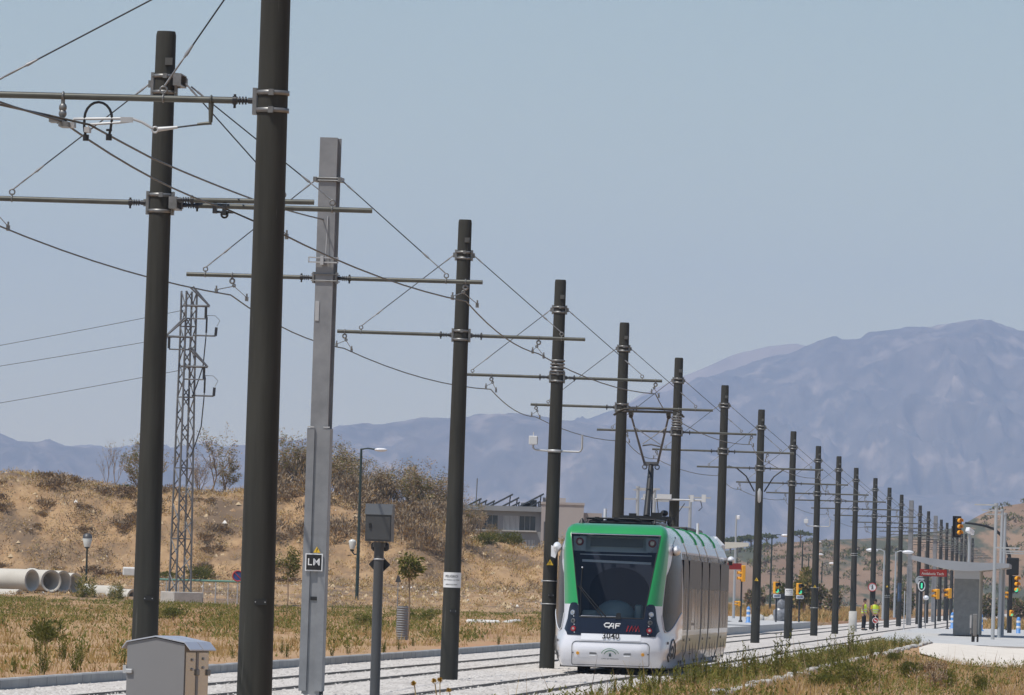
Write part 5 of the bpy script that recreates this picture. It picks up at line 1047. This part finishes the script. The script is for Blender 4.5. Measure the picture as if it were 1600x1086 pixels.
M_TWIG=[mat('twig_a',(.27,.20,.135),.9),mat('twig_b',(.38,.29,.19),.9),mat('twig_c',(.17,.13,.09),.9)]
VEG=M_STRAW+M_WEED+M_TWIG
def blades(name,P,h,w,mi,lean=.35,mats=VEG,stuff=True):
    """P (n,3) roots, h heights, w widths, mi material numbers: one thin triangle per blade"""
    n=len(P); a=rs.rand(n)*6.283; V=np.zeros((n,3,3)); dx=np.cos(a)*w/2; dy=np.sin(a)*w/2
    V[:,0]=P-np.stack([dx,dy,np.full(n,.03)],1); V[:,1]=P+np.stack([dx,dy,np.full(n,-.03)],1)
    l=rs.randn(n,2)*lean*h[:,None]; V[:,2]=P+np.stack([l[:,0],l[:,1],h*(.75+.25*rs.rand(n))],1)
    o=np_obj(name,V.reshape(-1,3),np.arange(3*n).reshape(-1,3),mi,mats)
    if stuff: o['kind']='stuff'
    return o
def leafy(name,P,h,s,mi):
    """P (n,3) ground points: one small loose leaf per point somewhere within height h"""
    n=len(P); c=P.copy(); c[:,2]+=h*rs.rand(n)**.8; V=np.zeros((n,3,3)); a=rs.rand(n)*6.283; d=np.stack([np.cos(a),np.sin(a),.3+1.2*rs.rand(n)],1); d/=np.linalg.norm(d,axis=1)[:,None]; t=np.stack([-np.sin(a),np.cos(a),.8*(rs.rand(n)-.5)],1)
    V[:,0]=c-t*(s*.22)[:,None]; V[:,1]=c+t*(s*.22)[:,None]; V[:,2]=c+d*s[:,None]
    o=np_obj(name,V.reshape(-1,3),np.arange(3*n).reshape(-1,3),mi,VEG); o['kind']='stuff'; return o
def nz2(x,y,s,z=0): return np.array([noise.noise(Vector((a*s,b_*s*.45,z))) for a,b_ in zip(x,y)])
def hts(x,y): return np.array([terrain(a-line(b_),b_) for a,b_ in zip(x,y)])
def clump(n,k,r,x0,y0):
    return np.repeat(x0,k)+rs.randn(n*k)*r,np.repeat(y0,k)+rs.randn(n*k)*r*1.5
# field left of the kerb
n=11000; y0=98+ (rs.rand(n)**.8)*300; lo=-.074*y0-2; hi=np.minimum(np.array([line(b_) for b_ in y0])-4.75,.03*y0+2); hi=np.where(y0>225,np.minimum(hi,.012*y0+1.5),hi); x0=lo+(hi-lo)*rs.rand(n); ok=hi>lo; x0,y0=x0[ok],y0[ok]; n=len(x0)
gn=nz2(x0,y0*.35,.30)+.8*nz2(x0,y0*.4,.9,4); edge=np.array([line(b_) for b_ in y0])-4.6-x0
bias=np.where(y0<150,-.30,np.where(y0<205,-.40,-.04))-np.where(x0>-1.2+(.008*(y0-150)),.42,0); gr=(gn+bias)>0
pt=np.clip(.45+1.3*nz2(x0,y0*.5,.35,21),.06,1); dens=rs.rand(n)<np.where(gr,.25+.75*pt,np.where(edge<1.2,.35,.95)*pt); x0,y0,gr,edge=x0[dens],y0[dens],gr[dens],edge[dens]; n=len(x0); k=11
x,y=clump(n,k,.17,x0,y0); g=np.repeat(gr,k); e_=np.repeat(edge,k); N=len(x); x=np.minimum(x,np.array([line(b_) for b_ in y])-4.55)
h=np.where(g,.16+.34*rs.rand(N)**1.5,.06+.20*rs.rand(N)**1.4)*np.where(e_<1.5,.6,1); mi=np.where(g,np.where(rs.rand(N)<.45,rs.randint(0,3,N),3+rs.randint(0,3,N)),np.where(rs.rand(N)<.012,3+rs.randint(0,3,N),rs.randint(0,3,N)))
hv=.55+.9*np.clip(.5+nz2(x,y*.5,.7,12),0,1); h=h*hv*np.where(y>340,.38,np.where(y>300,.65,1))
P=np.stack([x,y,hts(x,y)],1); sel=mi>=3
blades('dry_grass',P[~sel],h[~sel],.022+.012*rs.rand((~sel).sum()),mi[~sel]); P=P[sel]; leafy('green_weeds',np.repeat(P,3,0)+rs.randn(3*len(P),3)*[.06,.08,0],np.repeat(h[sel],3),.07+.07*rs.rand(3*len(P)),np.repeat(mi[sel],3))
# verge right of the paving
n=6500; y0=92+rs.rand(n)**1.25*200; off=3.62+(rs.rand(n)**1.1)*11.5; x0=np.array([line(b_) for b_ in y0])+off; ok=(x0<.078*y0+1.5)&((off<5.5)|(y0<228)); x0,y0,off=x0[ok],y0[ok],off[ok]; n=len(x0)
gr=(nz2(x0,y0,.4,7)+np.where(off<5.4,.10,-.16))>.05; k=13; x,y=clump(n,k,.13,x0,y0); g=np.repeat(gr,k); of=np.repeat(off,k); N=len(x)
near_=np.array([line(b_) for b_ in y])+3.55; x=np.maximum(x,near_)
h=np.where(of<5.4,.05+.20*rs.rand(N)**1.6,.06+.24*rs.rand(N)**1.6); mi=np.where(g&(rs.rand(N)<.7),3+rs.randint(0,3,N),np.where(rs.rand(N)<.22,6+rs.randint(0,2,N),rs.randint(0,3,N)))
P=np.stack([x,y,hts(x,y)],1); sel=(mi>=3)&(mi<6)
blades('dry_grass',P[~sel],h[~sel],.016+.012*rs.rand((~sel).sum()),mi[~sel]); P=P[sel]; leafy('green_weeds',np.repeat(P,2,0)+rs.randn(2*len(P),3)*[.05,.06,0],np.repeat(h[sel],2)*1.3,.05+.06*rs.rand(2*len(P)),np.repeat(mi[sel],2))
# dead stalks standing above the verge, and coarse grass on the flats by the stop
n=900; y=100+rs.rand(n)**1.2*185; of=3.7+rs.rand(n)*10; x=np.array([line(b_) for b_ in y])+of; ok=(x<.078*y+1)&((of<5.4)|(y<226)); x,y=x[ok],y[ok]; n=len(x)
blades('dead_stalks',np.stack([x,y,hts(x,y)],1),.35+.5*rs.rand(n)**2,.016+.008*rs.rand(n),np.where(rs.rand(n)<.6,rs.randint(0,3,n),6+rs.randint(0,3,n)),lean=.22)
n=9000; y0=405+rs.rand(n)*420; off=np.where(rs.rand(n)<.55,-4.8-rs.rand(n)**1.3*34,4.3+rs.rand(n)**1.5*40); x0=np.array([line(b_) for b_ in y0])+off; ok=(x0<.08*y0)&(x0>.015*y0)&((off<0)|(y0>462))&((off>0)|(y0>442)|(off<-32)); x0,y0=x0[ok],y0[ok]; n=len(x0); k=6; x,y=clump(n,k,.3,x0,y0); N=len(x); g=np.repeat(nz2(x0,y0*.4,.15,2)>.1,k)
blades('dry_grass',np.stack([x,y,hts(x,y)],1),.15+.5*rs.rand(N),.06+.05*rs.rand(N),np.where(g&(rs.rand(N)<.6),3+rs.randint(0,3,N),rs.randint(0,3,N)),lean=.5)
# dead scrub and dry tufts over the spoil mound
n=6500; x0=-34+44*rs.rand(n); y0=389+rs.rand(n)**.8*64; gn=nz2(x0,y0,.30,9); keep=rs.rand(n)<np.where(y0<426,.25,.45+.9*np.clip(gn+.25,0,1)); x0,y0,gn=x0[keep],y0[keep],gn[keep]; n=len(x0); k=13
x,y=clump(n,k,.22,x0,y0); N=len(x); G=np.repeat(gn,k); z=np.array([mound(a,b_) for a,b_ in zip(x,y)]); h=(.12+.38*rs.rand(N))*np.where(y<426,.55,1)*np.where(np.repeat(x0>-14,k)&(y>432),1.25,1)
r_=rs.rand(N); mi=np.where(G>.05,np.where(r_<.62,6+rs.randint(0,3,N),rs.randint(0,3,N)),np.where(r_<.25,6+rs.randint(0,2,N),rs.randint(0,3,N))); mi=np.where((rs.rand(N)<.03),3+rs.randint(0,3,N),mi)
P=np.stack([x,y,z],1); lowm=rs.rand(N)<.45; blades('mound_scrub',P[lowm],h[lowm]*.8,.03+.025*rs.rand(lowm.sum()),mi[lowm],lean=.8); P=P[~lowm]; q=4; leafy('mound_scrub',np.repeat(P,q,0)+rs.randn(q*len(P),3)*[.14,.14,0],np.repeat(h[~lowm],q)*.8,.07+.10*rs.rand(q*len(P)),np.repeat(mi[~lowm],q))
# small stones and clods on the mound
n=5200; x=-34+44*rs.rand(n); y=396+56*rs.rand(n); s=.03+.16*rs.rand(n)**4; V=np.zeros((n,5,3)); z=np.array([mound(a,b_) for a,b_ in zip(x,y)]); a=rs.rand(n)*6.28
for q in range(4): V[:,q,0]=x+s*np.cos(a+q*1.57)*(1+.4*rs.rand(n)); V[:,q,1]=y+s*np.sin(a+q*1.57); V[:,q,2]=z-.03
V[:,4]=np.stack([x,y,z+s],1)
np_obj('stones',V.reshape(-1,3),(np.array([[0,1,4],[1,2,4],[2,3,4],[3,0,4]])[None]+5*np.arange(n)[:,None,None]).reshape(-1,3),np.repeat((rs.rand(n)*2.05).astype(int).clip(0,2),4),[mat('clod',(.30,.19,.10),.95),mat('clod_pale',(.48,.36,.22),.95),mat('stone_white',(.68,.65,.6),.9)])['kind']='stuff'
# ---- single weeds
def tris(V,mi): V=np.array(V).reshape(-1,3); return V,np.arange(len(V)).reshape(-1,3),np.array(mi)
def leaf(V,mi,p,d,l,w,m):
    d=d.normalized(); t=d.cross(Vector((rnd.uniform(-1,1),rnd.uniform(-1,1),rnd.uniform(-1,1)))).normalized(); V+= [p-t*w*.2,p+d*l*.45+t*w,p+d*l]; mi.append(m); V+=[p-t*w*.2,p+d*l,p+d*l*.45-t*w*.6]; mi.append(m)
def weed_upright(h,ns,seed,base=3,spread=.25,ll=.085):
    rnd.seed(seed); V=[];mi=[]
    for s in range(ns):
        a=rnd.uniform(0,6.28); d=Vector((math.cos(a)*spread*rnd.random(),math.sin(a)*spread*rnd.random(),1)).normalized(); H=h*rnd.uniform(.6,1.05); p0=Vector((rnd.uniform(-.06,.06),rnd.uniform(-.06,.06),-.03)); t=d.cross(Vector((0,1,0))).normalized()*.007
        V+=[p0-t,p0+t,p0+d*H]; mi.append(base+2 if rnd.random()<.6 else 7)
        for q in range(int(H*52)):
            z=H*(.12+.88*q/(H*52)); b_=rnd.uniform(0,6.28); leaf(V,mi,p0+d*z,Vector((math.cos(b_),math.sin(b_),rnd.uniform(.6,1.8))),ll*rnd.uniform(.6,1.2)*(1.15-.6*z/H),.012,base+rnd.choice((0,0,1,1,2)))
    return tris(V,mi)
def weed_bush(r,h,nl,seed,pal=(3,4,5),ls=.07,hollow=.5):
    rnd.seed(seed); V=[];mi=[]; lobes=[(rnd.uniform(-.6,.6)*r,rnd.uniform(-.6,.6)*r,rnd.uniform(.3,.75)*h,rnd.uniform(.3,.5)) for _ in range(9)]
    for s in range(14):
        a=rnd.uniform(0,6.28); e=Vector((math.cos(a)*r*.8*rnd.random(),math.sin(a)*r*.8*rnd.random(),h*rnd.uniform(.5,.95))); t=Vector((.007,.007,0)); V+=[-t,t,e]; mi.append(7)
    for s in range(nl):
        lx,ly,lz,lr=rnd.choice(lobes); v=Vector((rnd.gauss(0,1),rnd.gauss(0,1),rnd.gauss(0,1))).normalized()*(hollow+(1-hollow)*rnd.random()); p=Vector((lx+v.x*r*lr,ly+v.y*r*lr,max(.01,lz+v.z*h*lr*.8))); leaf(V,mi,p,Vector((v.x,v.y,abs(v.z)+.5)),ls*rnd.uniform(.6,1.4),ls*.22,rnd.choice(pal))
    return tris(V,mi)
W_UP=[np_mesh('weed',*weed_upright(.62,9,i+20),VEG) for i in range(4)]+[np_mesh('weed',*weed_upright(.5,6,i+40,spread=.5,ll=.07),VEG) for i in range(2)]
W_BU=[np_mesh('leafy_bush',*weed_bush(.5,.55,1500,i+60),VEG) for i in range(3)]
W_GRN=[np_mesh('leafy_bush',*weed_bush(.5,.55,1700,160,pal=(4,4,3,4,5),ls=.06,hollow=.75),VEG)]
W_DRY=[np_mesh('dry_bush',*weed_bush(.55,.6,520,i+80,pal=(6,7,7,1,8),ls=.09,hollow=.2),VEG) for i in range(3)]
W_GREY=[np_mesh('dead_bush',*weed_bush(.55,.5,700,i+120,pal=(6,6,7,8,1),ls=.10,hollow=.1),VEG) for i in range(3)]
def plant(me,name,x,y,s,label,cat,group,z=None,sz=1):
    o=bpy.data.objects.new(name,me); COL.objects.link(o); o.location=(x,y,terrain(x-line(y),y) if z is None else z); o.rotation_euler=(0,0,rnd.uniform(0,6.28)); o.scale=(s,s,s*sz); return tag(o,label,cat,group)
rnd.seed(5)
def rowpts(spec): return [gp(px,py,zg(150)) for px,py in spec]
for px,py,h in [(868,1084,.5),(905,1086,.42),(958,1085,.6),(985,1080,.55),(1005,1078,.62),(1030,1076,.6),(1052,1072,.62),(1075,1066,.5),(1098,1066,.6),(1118,1060,.55),(1140,1056,.45),(1160,1058,.6),(1178,1052,.55),(1196,1050,.5),(1221,1048,.78),(1232,1046,.5),(1252,1042,.62),(1262,1046,.55),(1286,1040,.72),(1300,1040,.72),(1312,1034,.5),(1330,1034,.75),(1342,1030,.55),(1356,1026,.6),(1370,1024,.6),(1384,1022,.55),(1396,1018,.6),(1408,1016,.5),(1418,1014,.55),(1428,1012,.45),(1436,1010,.4),(1015,1086,.5),(1065,1084,.45),(1110,1080,.5),(1150,1074,.45),(1190,1070,.5),(1240,1062,.45),(1290,1054,.45),(1210,1060,.5),(1320,1046,.5),(880,1086,.45),(925,1086,.5),(940,1084,.55),(972,1086,.45),(1022,1082,.55),(1040,1084,.5),(1080,1078,.55),(1090,1072,.5),(1125,1066,.5),(1132,1074,.45),(1165,1066,.5),(1178,1064,.5),(1205,1056,.55),(1225,1054,.5),(1262,1052,.5),(1275,1050,.55),(1306,1048,.5),(1345,1040,.5),(1360,1034,.5),(1376,1030,.5)]:
    p=gp(px,py,0); 
    if p.x-line(p.y)<3.5: p.x=line(p.y)+3.5+.2*rnd.random()
    plant(rnd.choice(W_UP),'weed',p.x,p.y,h/.62*rnd.uniform(1.05,1.35)*(.58 if px<1062 else .8 if px<1120 else 1),'upright grey green weed growing in the strip between paving and broken kerb','weed','weeds in the strip right of the tracks')
for px,py,h in [(22,1050,.3),(40,1062,.42),(58,1030,.5),(75,1048,.35),(98,1035,.6),(102,1062,.42),(125,1040,.5),(150,1050,.62),(158,1056,.55),(172,1050,.5),(190,1045,.62),(60,1064,.3),(345,1042,.4),(365,1030,.42),(440,1020,.3),(520,1025,.45),(545,1022,.4),(560,1030,.4),(600,1020,.36),(622,1016,.36),(645,1010,.3),(745,1012,.3),(790,1008,.35),(812,1004,.3),(830,985,.5)]:
    z0=.14; p=gp(px,py,z0); 
    if p.x>line(p.y)-4.6: p.x=line(p.y)-4.7-.5*rnd.random()
    plant(rnd.choice(W_UP),'weed',p.x,p.y,h/.62,'upright green weed on the reddish soil just left of the long kerb','weed','weeds behind the long kerb')
for px,py,s,sz,lb in [(1338,1084,1.55,.75,'broad bright green bush, the biggest on the verge right of the broken kerb'),(1420,1062,.8,1.1,'greyish green bush between the broad green bush and the pale path'),(1395,1046,.6,1.1,'small green bush beyond the broad green one'),(1285,1086,.8,.7,'low green bush at the bottom edge, left of the broad bright bush'),(70,1008,1.25,.85,'big dark green bush in the dry grass at the far left'),(270,975,1.3,.7,'low green bush by the pylon block'),(655,980,1.5,.6,'spreading green weed patch beside the corrugated tree guard'),(575,985,1.5,.6,'spreading green weed patch left of the corrugated tree guard'),(1480,1072,.6,1.3,'thin green and brown bush in the dry grass near the right edge'),(1533,1080,.5,1.5,'tall thin green plant in the dry grass, farthest right')]:
    p=gp(px,py,.15 if px<800 else -.12); d=p.y; plant(W_GRN[0] if 'bright' in lb and 'biggest' in lb else rnd.choice(W_BU),'bush',p.x,p.y,s,lb,'bush',None,sz=sz)
for px,py,s in [(1440,1060,.8),(1470,1056,.7),(1452,1078,.8)]:
    p=gp(px,py,-.12); plant(W_DRY[0],'bush',p.x,p.y,s,'dry brown twiggy bush in front of the pale path','bush','dry bushes by the pale path')
# canes by the pipes
V=[];mi=[]; rnd.seed(9)
for s in range(60):
    x=rnd.uniform(-.9,1.0); yy_=rnd.uniform(-.4,.4); h=rnd.uniform(.9,2.0)*(1-.3*abs(x)); d=Vector((rnd.uniform(-.2,.2),rnd.uniform(-.2,.2),1)).normalized(); t=Vector((.02,0,0)); p0=Vector((x,yy_,-.1)); V+=[p0-t,p0+t,p0+d*h]; mi.append(4)
    for q in range(14): leaf(V,mi,p0+d*h*rnd.uniform(.25,1),Vector((rnd.uniform(-1,1),rnd.uniform(-1,1),rnd.uniform(.2,1.2))),.32,.03,rnd.choice((3,4,4,5,2)))
p=at(132,948,392); me=np_mesh('cane_clump',*tris(V,mi),VEG); plant(me,'cane_clump',p.x,p.y,1,'tall clump of green canes in front of the concrete pipes','reeds',None,z=p.z)
p=at(182,945,391); o=plant(me,'cane_clump',p.x,p.y,.7,'smaller clump of canes at the lone pipe left of the mast','reeds',None,z=p.z)
# ---- trees
def bare_tree(h,seed,spread=.5,nl=700,pal=(6,7,4),ls=.13,depth=5,leafy=1.0,multi=1):
    rnd.seed(seed); tr=MB(); V=[];mi=[]
    def grow(p,d,l,r,k):
        pts=[p]; q=p
        for i in range(3):
            d=(d+Vector((rnd.uniform(-.25,.25),rnd.uniform(-.25,.25),.06))).normalized(); q=q+d*l/3; pts.append(q)
        if k<=2: tr.tube(pts,[r*(1-.15*i) for i in range(4)],4,False)
        else:
            for a_,b_ in zip(pts,pts[1:]): t=(b_-a_).cross(Vector((rnd.random(),rnd.random(),.3))).normalized()*r*1.1; V.extend([a_-t,a_+t,b_]); mi.append(rnd.choice((6,6,8)))
        if k>=3:
            for _ in range(int(nl/120*leafy*rnd.random()*2)): s_=rnd.choice(pts[1:]); leaf(V,mi,s_+Vector((rnd.gauss(0,.08),rnd.gauss(0,.08),rnd.gauss(0,.08))),Vector((rnd.uniform(-1,1),rnd.uniform(-1,1),rnd.uniform(-.6,.8))),ls*rnd.uniform(.5,1.2),ls*.25,rnd.choice(pal))
        if k<depth:
            for c_ in range(rnd.choice((2,3,3)) if k else rnd.choice((3,4))):
                a=rnd.uniform(0,6.28); sp=spread*rnd.uniform(.6,1.3); nd=(d+Vector((math.cos(a)*sp,math.sin(a)*sp,rnd.uniform(-.1,.25)))).normalized(); grow(rnd.choice(pts[1:]) if c_ else q,nd,l*rnd.uniform(.58,.85),r*.58,k+1)
    for _ in range(multi): grow(Vector((rnd.uniform(-.15,.15)*(multi>1),0,-.15)),Vector((rnd.uniform(-.2,.2)*multi,0,1)).normalized(),h*.30,h*.013,0)
    zm=max([v.z for v in V]+[.1]); f=h/zm; V=[v*f for v in V]; tr.v=[tuple(Vector(v)*f) for v in tr.v]
    return tr,np_mesh('crown',*tris(V,mi),VEG)
TP=[]
for i,(h,sp,lf,mu,pal) in enumerate(((4,.5,.55,1,(6,7,4,7)),(4,.55,.8,2,(7,4,4,1)),(4,.35,.15,1,(6,7)),(4,.5,.3,3,(7,7,1,6)),(4,.5,.45,3,(7,6,4,1)))):
    tr,cr=bare_tree(h,200+i,sp,leafy=lf,multi=mu,pal=pal); me=tr.build('trunk',M_TWIG[0]).data; TP.append((me,cr))
for o in [q for q in COL.objects if q.name.startswith('trunk')]: bpy.data.objects.remove(o)
def tree(px,pb,pt,d,k,label,group=None,name='scrub_tree',wide=1):
    p=at(px,pb,d); z=mound(p.x,d)-.1; H=(pb-pt)*pxm(d)+max(0,p.z-z)*.8; t=thing(name,label,'tree',(p.x,d,z),rnd.uniform(0,6.28),group); s=H/4; t.scale=(s*wide,s*wide,s)
    for nm,me in zip(('trunk','crown'),TP[k]): o=bpy.data.objects.new(nm,me); COL.objects.link(o); o.parent=t
    return t
rnd.seed(21)
tree(178,768,684,449,2,'bare leafless tree standing alone on the mound, left of the leftmost tall mast'); tree(168,772,705,450,2,'short bare tree leaning left beside the taller leafless one on the mound')
tree(212,775,676,451,1,'leafy thin tree right behind the leftmost tall mast'); tree(238,772,690,452,0,'thin tree showing between the leftmost mast and the pylon')
tree(328,775,655,449,0,'tallest brown tree between the pylon and the nearest mast'); tree(352,778,690,451,1,'sparse tree touching the left edge of the nearest mast'); tree(310,775,705,452,3,'low twiggy tree just right of the pylon')
for px,pb,pt,k in ((443,778,700,3),(463,780,695,2),(482,785,688,0),(522,792,700,4),(552,796,705,2),(566,800,712,0),(582,803,716,1),(598,806,726,2),(611,808,718,4),(625,812,716,3),(639,815,722,2),(653,818,728,0),(666,822,718,3),(678,828,738,2),(698,838,758,4),(706,845,770,3),(452,775,668,1),(470,782,680,4),(458,790,705,3),(512,790,690,0),(530,795,688,1),(540,800,700,4),(574,798,722,3),(590,802,728,4),(604,806,735,1),(618,806,722,0),(632,812,730,3),(646,815,712,1),(660,818,735,4),(672,825,722,0),(684,830,745,3),(692,832,752,4),(560,800,735,3),(500,790,715,4),(735,862,795,1),(748,868,812,3),(768,868,828,4)):
    tree(px,pb,pt,445+rnd.uniform(0,5),k,'thin brown scrub tree in the thicket along the mound top','scrub trees along the mound top',wide=1.15)
rnd.seed(31)
for _ in range(58):
    px=rnd.uniform(400,725); d=rnd.uniform(434,447); x=at(px,820,d).x; plant(rnd.choice(W_DRY),'bush',x,d,rnd.uniform(1.2,2.4),'dry reddish brown bush in the thicket on the mound slope','bush','dry bushes on the mound slope',z=mound(x,d)-.05,sz=rnd.uniform(.9,1.4))
for _ in range(64):
    px=rnd.choice((rnd.uniform(-20,360),rnd.uniform(-20,360),rnd.uniform(400,520))); d=rnd.uniform(426,446); x=at(px,820,d).x; plant(rnd.choice(W_GREY),'bush',x,d,rnd.uniform(.7,1.9)**1.2,'grey brown dead bush scattered on the bare mound face','bush','dead bushes on the bare mound face',z=mound(x,d)-.1,sz=.7)
for px,d,s,lb in ((195,450,.9,'small green bush under the bare tree on the mound top'),(800,444,1.0,'green bush on the mound slope in front of the grey building, right one'),(757,440,.9,'olive bush on the mound slope in front of the grey building, left one'),(775,444,.8,'olive bush between two others below the grey building'),(318,425,1.1,'green bush at the mound foot, right behind the pylon legs'),(265,425,.9,'green bush at the mound foot, left behind the pylon legs')):
    x=at(px,820,d).x; plant(rnd.choice(W_BU),'bush',x,d,s*2,lb,'bush',None,z=mound(x,d)-.1,sz=.8)
# saplings on the field
def sapling(px,pb,pt,d,zc0,wpx,label,seed):
    p=at(px,pb,d); z=terrain(p.x-line(d),d); H=zat(px,pt,d)-z; hc=zat(px,zc0,d)-z; t=thing('young_tree',label,'tree',(p.x,d,z)); m=MB(); rnd.seed(seed); m.tube([(0,0,-.05),(.03,0,hc*.5),(0,0,hc)],[.035,.03,.026],6)
    for k in range(7): a=k*.9; m.tube([(0,0,hc*.95),(math.cos(a)*.3*wpx,math.sin(a)*.3*wpx,hc+(H-hc)*rnd.uniform(.35,.9))],[.02,.008],4)
    m.build('trunk',M_TWIG[0],t); V=[];mi=[]
    for s in range(1500):
        v=Vector((rnd.gauss(0,1),rnd.gauss(0,1),rnd.gauss(0,1))).normalized()*(.35+.65*rnd.random()); c_=Vector((v.x*wpx,v.y*wpx,(H+hc)/2+v.z*(H-hc)*.55)); 
        if noise.noise(c_*2.2+Vector((seed,0,0)))<-.12: continue
        leaf(V,mi,c_,Vector((v.x,v.y,rnd.uniform(-.8,.6))),.12,.035,rnd.choice((3,4,5,3,5,2)))
    o=np_obj('crown',*tris(V,mi),VEG,parent=t); return t
sapling(637,990,862,216,905,.46,'young green tree rising from a corrugated guard, right of the control box',3); sapling(448,960,855,300,902,.48,'young dark green tree right of the nearest mast',6)
p=at(627,998,214); z=terrain(p.x-line(214),214); t=thing('tree_guard','corrugated grey plastic tree guard around the young tree','tree guard',(p.x+.02,214,z)); m=MB(); m.lathe([(.165+.012*math.sin(k*PI/2),k*.0175) for k in range(0,57)],n=16,cap=False); m.build('tube',mat('guard_plastic',(.20,.20,.20),.55,var=(.26,.26,.26),scale=3),t)
p=at(621,945,240); t=thing('small_sign','small dark pointed sign on a thin stake beside the young tree','sign',(p.x,240,terrain(p.x-line(240),240))); H=zat(621,905,240)-t.location.z; m=MB(); m.cyl((0,0,-.05),(0,0,H),.02,n=6); m.build('stake',M_GALV,t); m=MB(); m.prism([(-.10,H-.1),(.10,H-.1),(.03,H+.12),(-.03,H+.12)],-.03,-.015); m.build('sign_plate',M_DG,t)
# thistles close to the camera
for px,py,lb in ((646,1068,'leftmost dried yellow thistle at the bottom edge'),(678,1064,'middle dried yellow thistle with two heads at the bottom edge'),(701,1079,'rightmost dried yellow thistle, lowest at the bottom edge')):
    d=62; p=at(px,py,d); t=thing('thistle',lb,'thistle',(p.x+.05,d,0)); q=p-t.location; m=MB(); m.tube([(0,0,-.05),(.01,0,q.z*.6),(q.x+.01,0,q.z-.02)],.005,4)
    heads=[q]+([q+Vector((.05,0,.01))] if 'two' in lb else [])
    if len(heads)>1: m.tube([(.01,0,q.z*.7),tuple(heads[1])],.004,4)
    m.tube([(.01,0,q.z*.55),(.09,.02,q.z*.75)],.004,4); m.build('stem',mat('thistle_stem',(.42,.33,.17),.9),t); V=[];mi=[]
    for hq in heads:
        for s in range(70): v=Vector((rnd.gauss(0,1),rnd.gauss(0,1),rnd.gauss(.5,1))); leaf(V,mi,hq,v,.028,.006,0)
    np_obj('flower_head',*tris(V,mi),[mat('thistle_gold',(.42,.26,.035),.8)],parent=t)
# far hill: pines on the crest, scrub on the slopes
def pine(px,pt,d,label,sc=1):
    p=at(px,pt+7,d); z=hill(p.x,d)-.3; H=zat(px,pt,d)-z; H=max(H,3.5); t=thing('umbrella_pine',label,'tree',(p.x,d,z),0,'umbrella pines on the far hill'); m=MB(); m.tube([(0,0,0),(.1,0,H*.5),(0,0,H*.82)],[.22,.18,.12],6)
    for k in range(4): m.tube([(0,0,H*.6),(math.cos(k*1.6)*1.3*sc,math.sin(k*1.6)*1.3*sc,H*.84)],[.1,.05],4)
    m.build('trunk',M_TWIG[0],t); V=[];mi=[]
    for s in range(420):
        a=rnd.uniform(0,6.28); r=math.sqrt(rnd.random())*2.6*sc; q=Vector((r*math.cos(a),r*math.sin(a),H*(.80+.2*rnd.random()*(1-(r/(2.7*sc))**2)))); leaf(V,mi,q,Vector((rnd.uniform(-1,1),rnd.uniform(-1,1),rnd.uniform(-.3,.8))),.6,.22,rnd.choice((5,5,3)))
    np_obj('crown',*tris(V,mi),VEG,parent=t)
for i,(px,pt) in enumerate(((1141,843),(1156,845),(1173,844),(1197,846),(1250,851))): pine(px,pt,1560,('leftmost','second from the left','third from the left','fourth from the left','rightmost, standing apart')[i]+' of the umbrella pines on the far hill crest',.9)
n=2600; x0=-40+rs.rand(n)*230; y0=1290+rs.rand(n)*300; gn=nz2(x0,y0*.15,.06,3); keep=gn>-.12; x0,y0=x0[keep],y0[keep]; n=len(x0); k=44; sz=np.repeat(.35+1.2*rs.rand(n)**2,k)
v=rs.randn(n*k,3); v/=np.linalg.norm(v,axis=1)[:,None]; x=np.repeat(x0,k)+v[:,0]*sz; y=np.repeat(y0,k)+v[:,1]*sz; z=np.repeat(np.array([hill(a,b_) for a,b_ in zip(x0,y0)]),k)+np.abs(v[:,2])*sz*.75-.1; N=len(x)
leafy('hill_scrub',np.stack([x,y,z],1),sz*.2,sz*(.42+.3*rs.rand(N)),np.where(np.repeat(rs.rand(n)<.7,k),np.array([3,5,5,8])[rs.randint(0,4,N)],np.array([6,8,3])[rs.randint(0,3,N)]))
# trees and bushes on the flat behind the stop
def round_tree(px,pb,pt,d,wpx,label,pal,seed,group=None):
    p=at(px,pb,d); z=zg(d); H=zat(px,pt,d)-z; W=wpx*pxm(d)/2; rnd.seed(seed); t=thing('broadleaf_tree',label,'tree',(p.x,d,z),0,group); m=MB(); m.tube([(0,0,-.1),(.1,0,H*.3),(0,0,H*.7)],[.16,.13,.06],6); [m.tube([(0,0,H*.35),(math.cos(k_)*W*.6,math.sin(k_)*W*.6,H*.65)],[.08,.03],4) for k_ in range(6)]; m.build('trunk',M_TWIG[0],t); V=[];mi=[]
    lob=[Vector((rnd.uniform(-.6,.6)*W,rnd.uniform(-.6,.6)*W,H*rnd.uniform(.35,.85))) for _ in range(9)]
    for s in range(1100):
        v=Vector((rnd.gauss(0,1),rnd.gauss(0,1),rnd.gauss(0,1))).normalized()*(.5+.5*rnd.random()); leaf(V,mi,rnd.choice(lob)+Vector((v.x*W*.45,v.y*W*.45,v.z*H*.2)),v,.35,.12,rnd.choice(pal))
    np_obj('crown',*tris(V,mi),VEG,parent=t)
round_tree(1255,940,886,560,32,'yellow green tree behind the small traffic light right of the notice mast',(4,4,3,2),4)
round_tree(1238,948,915,600,40,'low dark green tree at the hill foot behind the notice mast',(3,5,5),5)
for i,(px,pb,pt,w_) in enumerate(((1275,945,915,30),(1300,945,920,26),(1400,950,925,30),(1420,950,918,26),(1545,975,930,40),(1595,975,935,36),(1180,948,922,30))):
    round_tree(px,pb,pt,620+i*15,w_,'low olive bush on the flat ground in front of the far hill',(3,5,7,6),40+i,'olive bushes before the far hill')
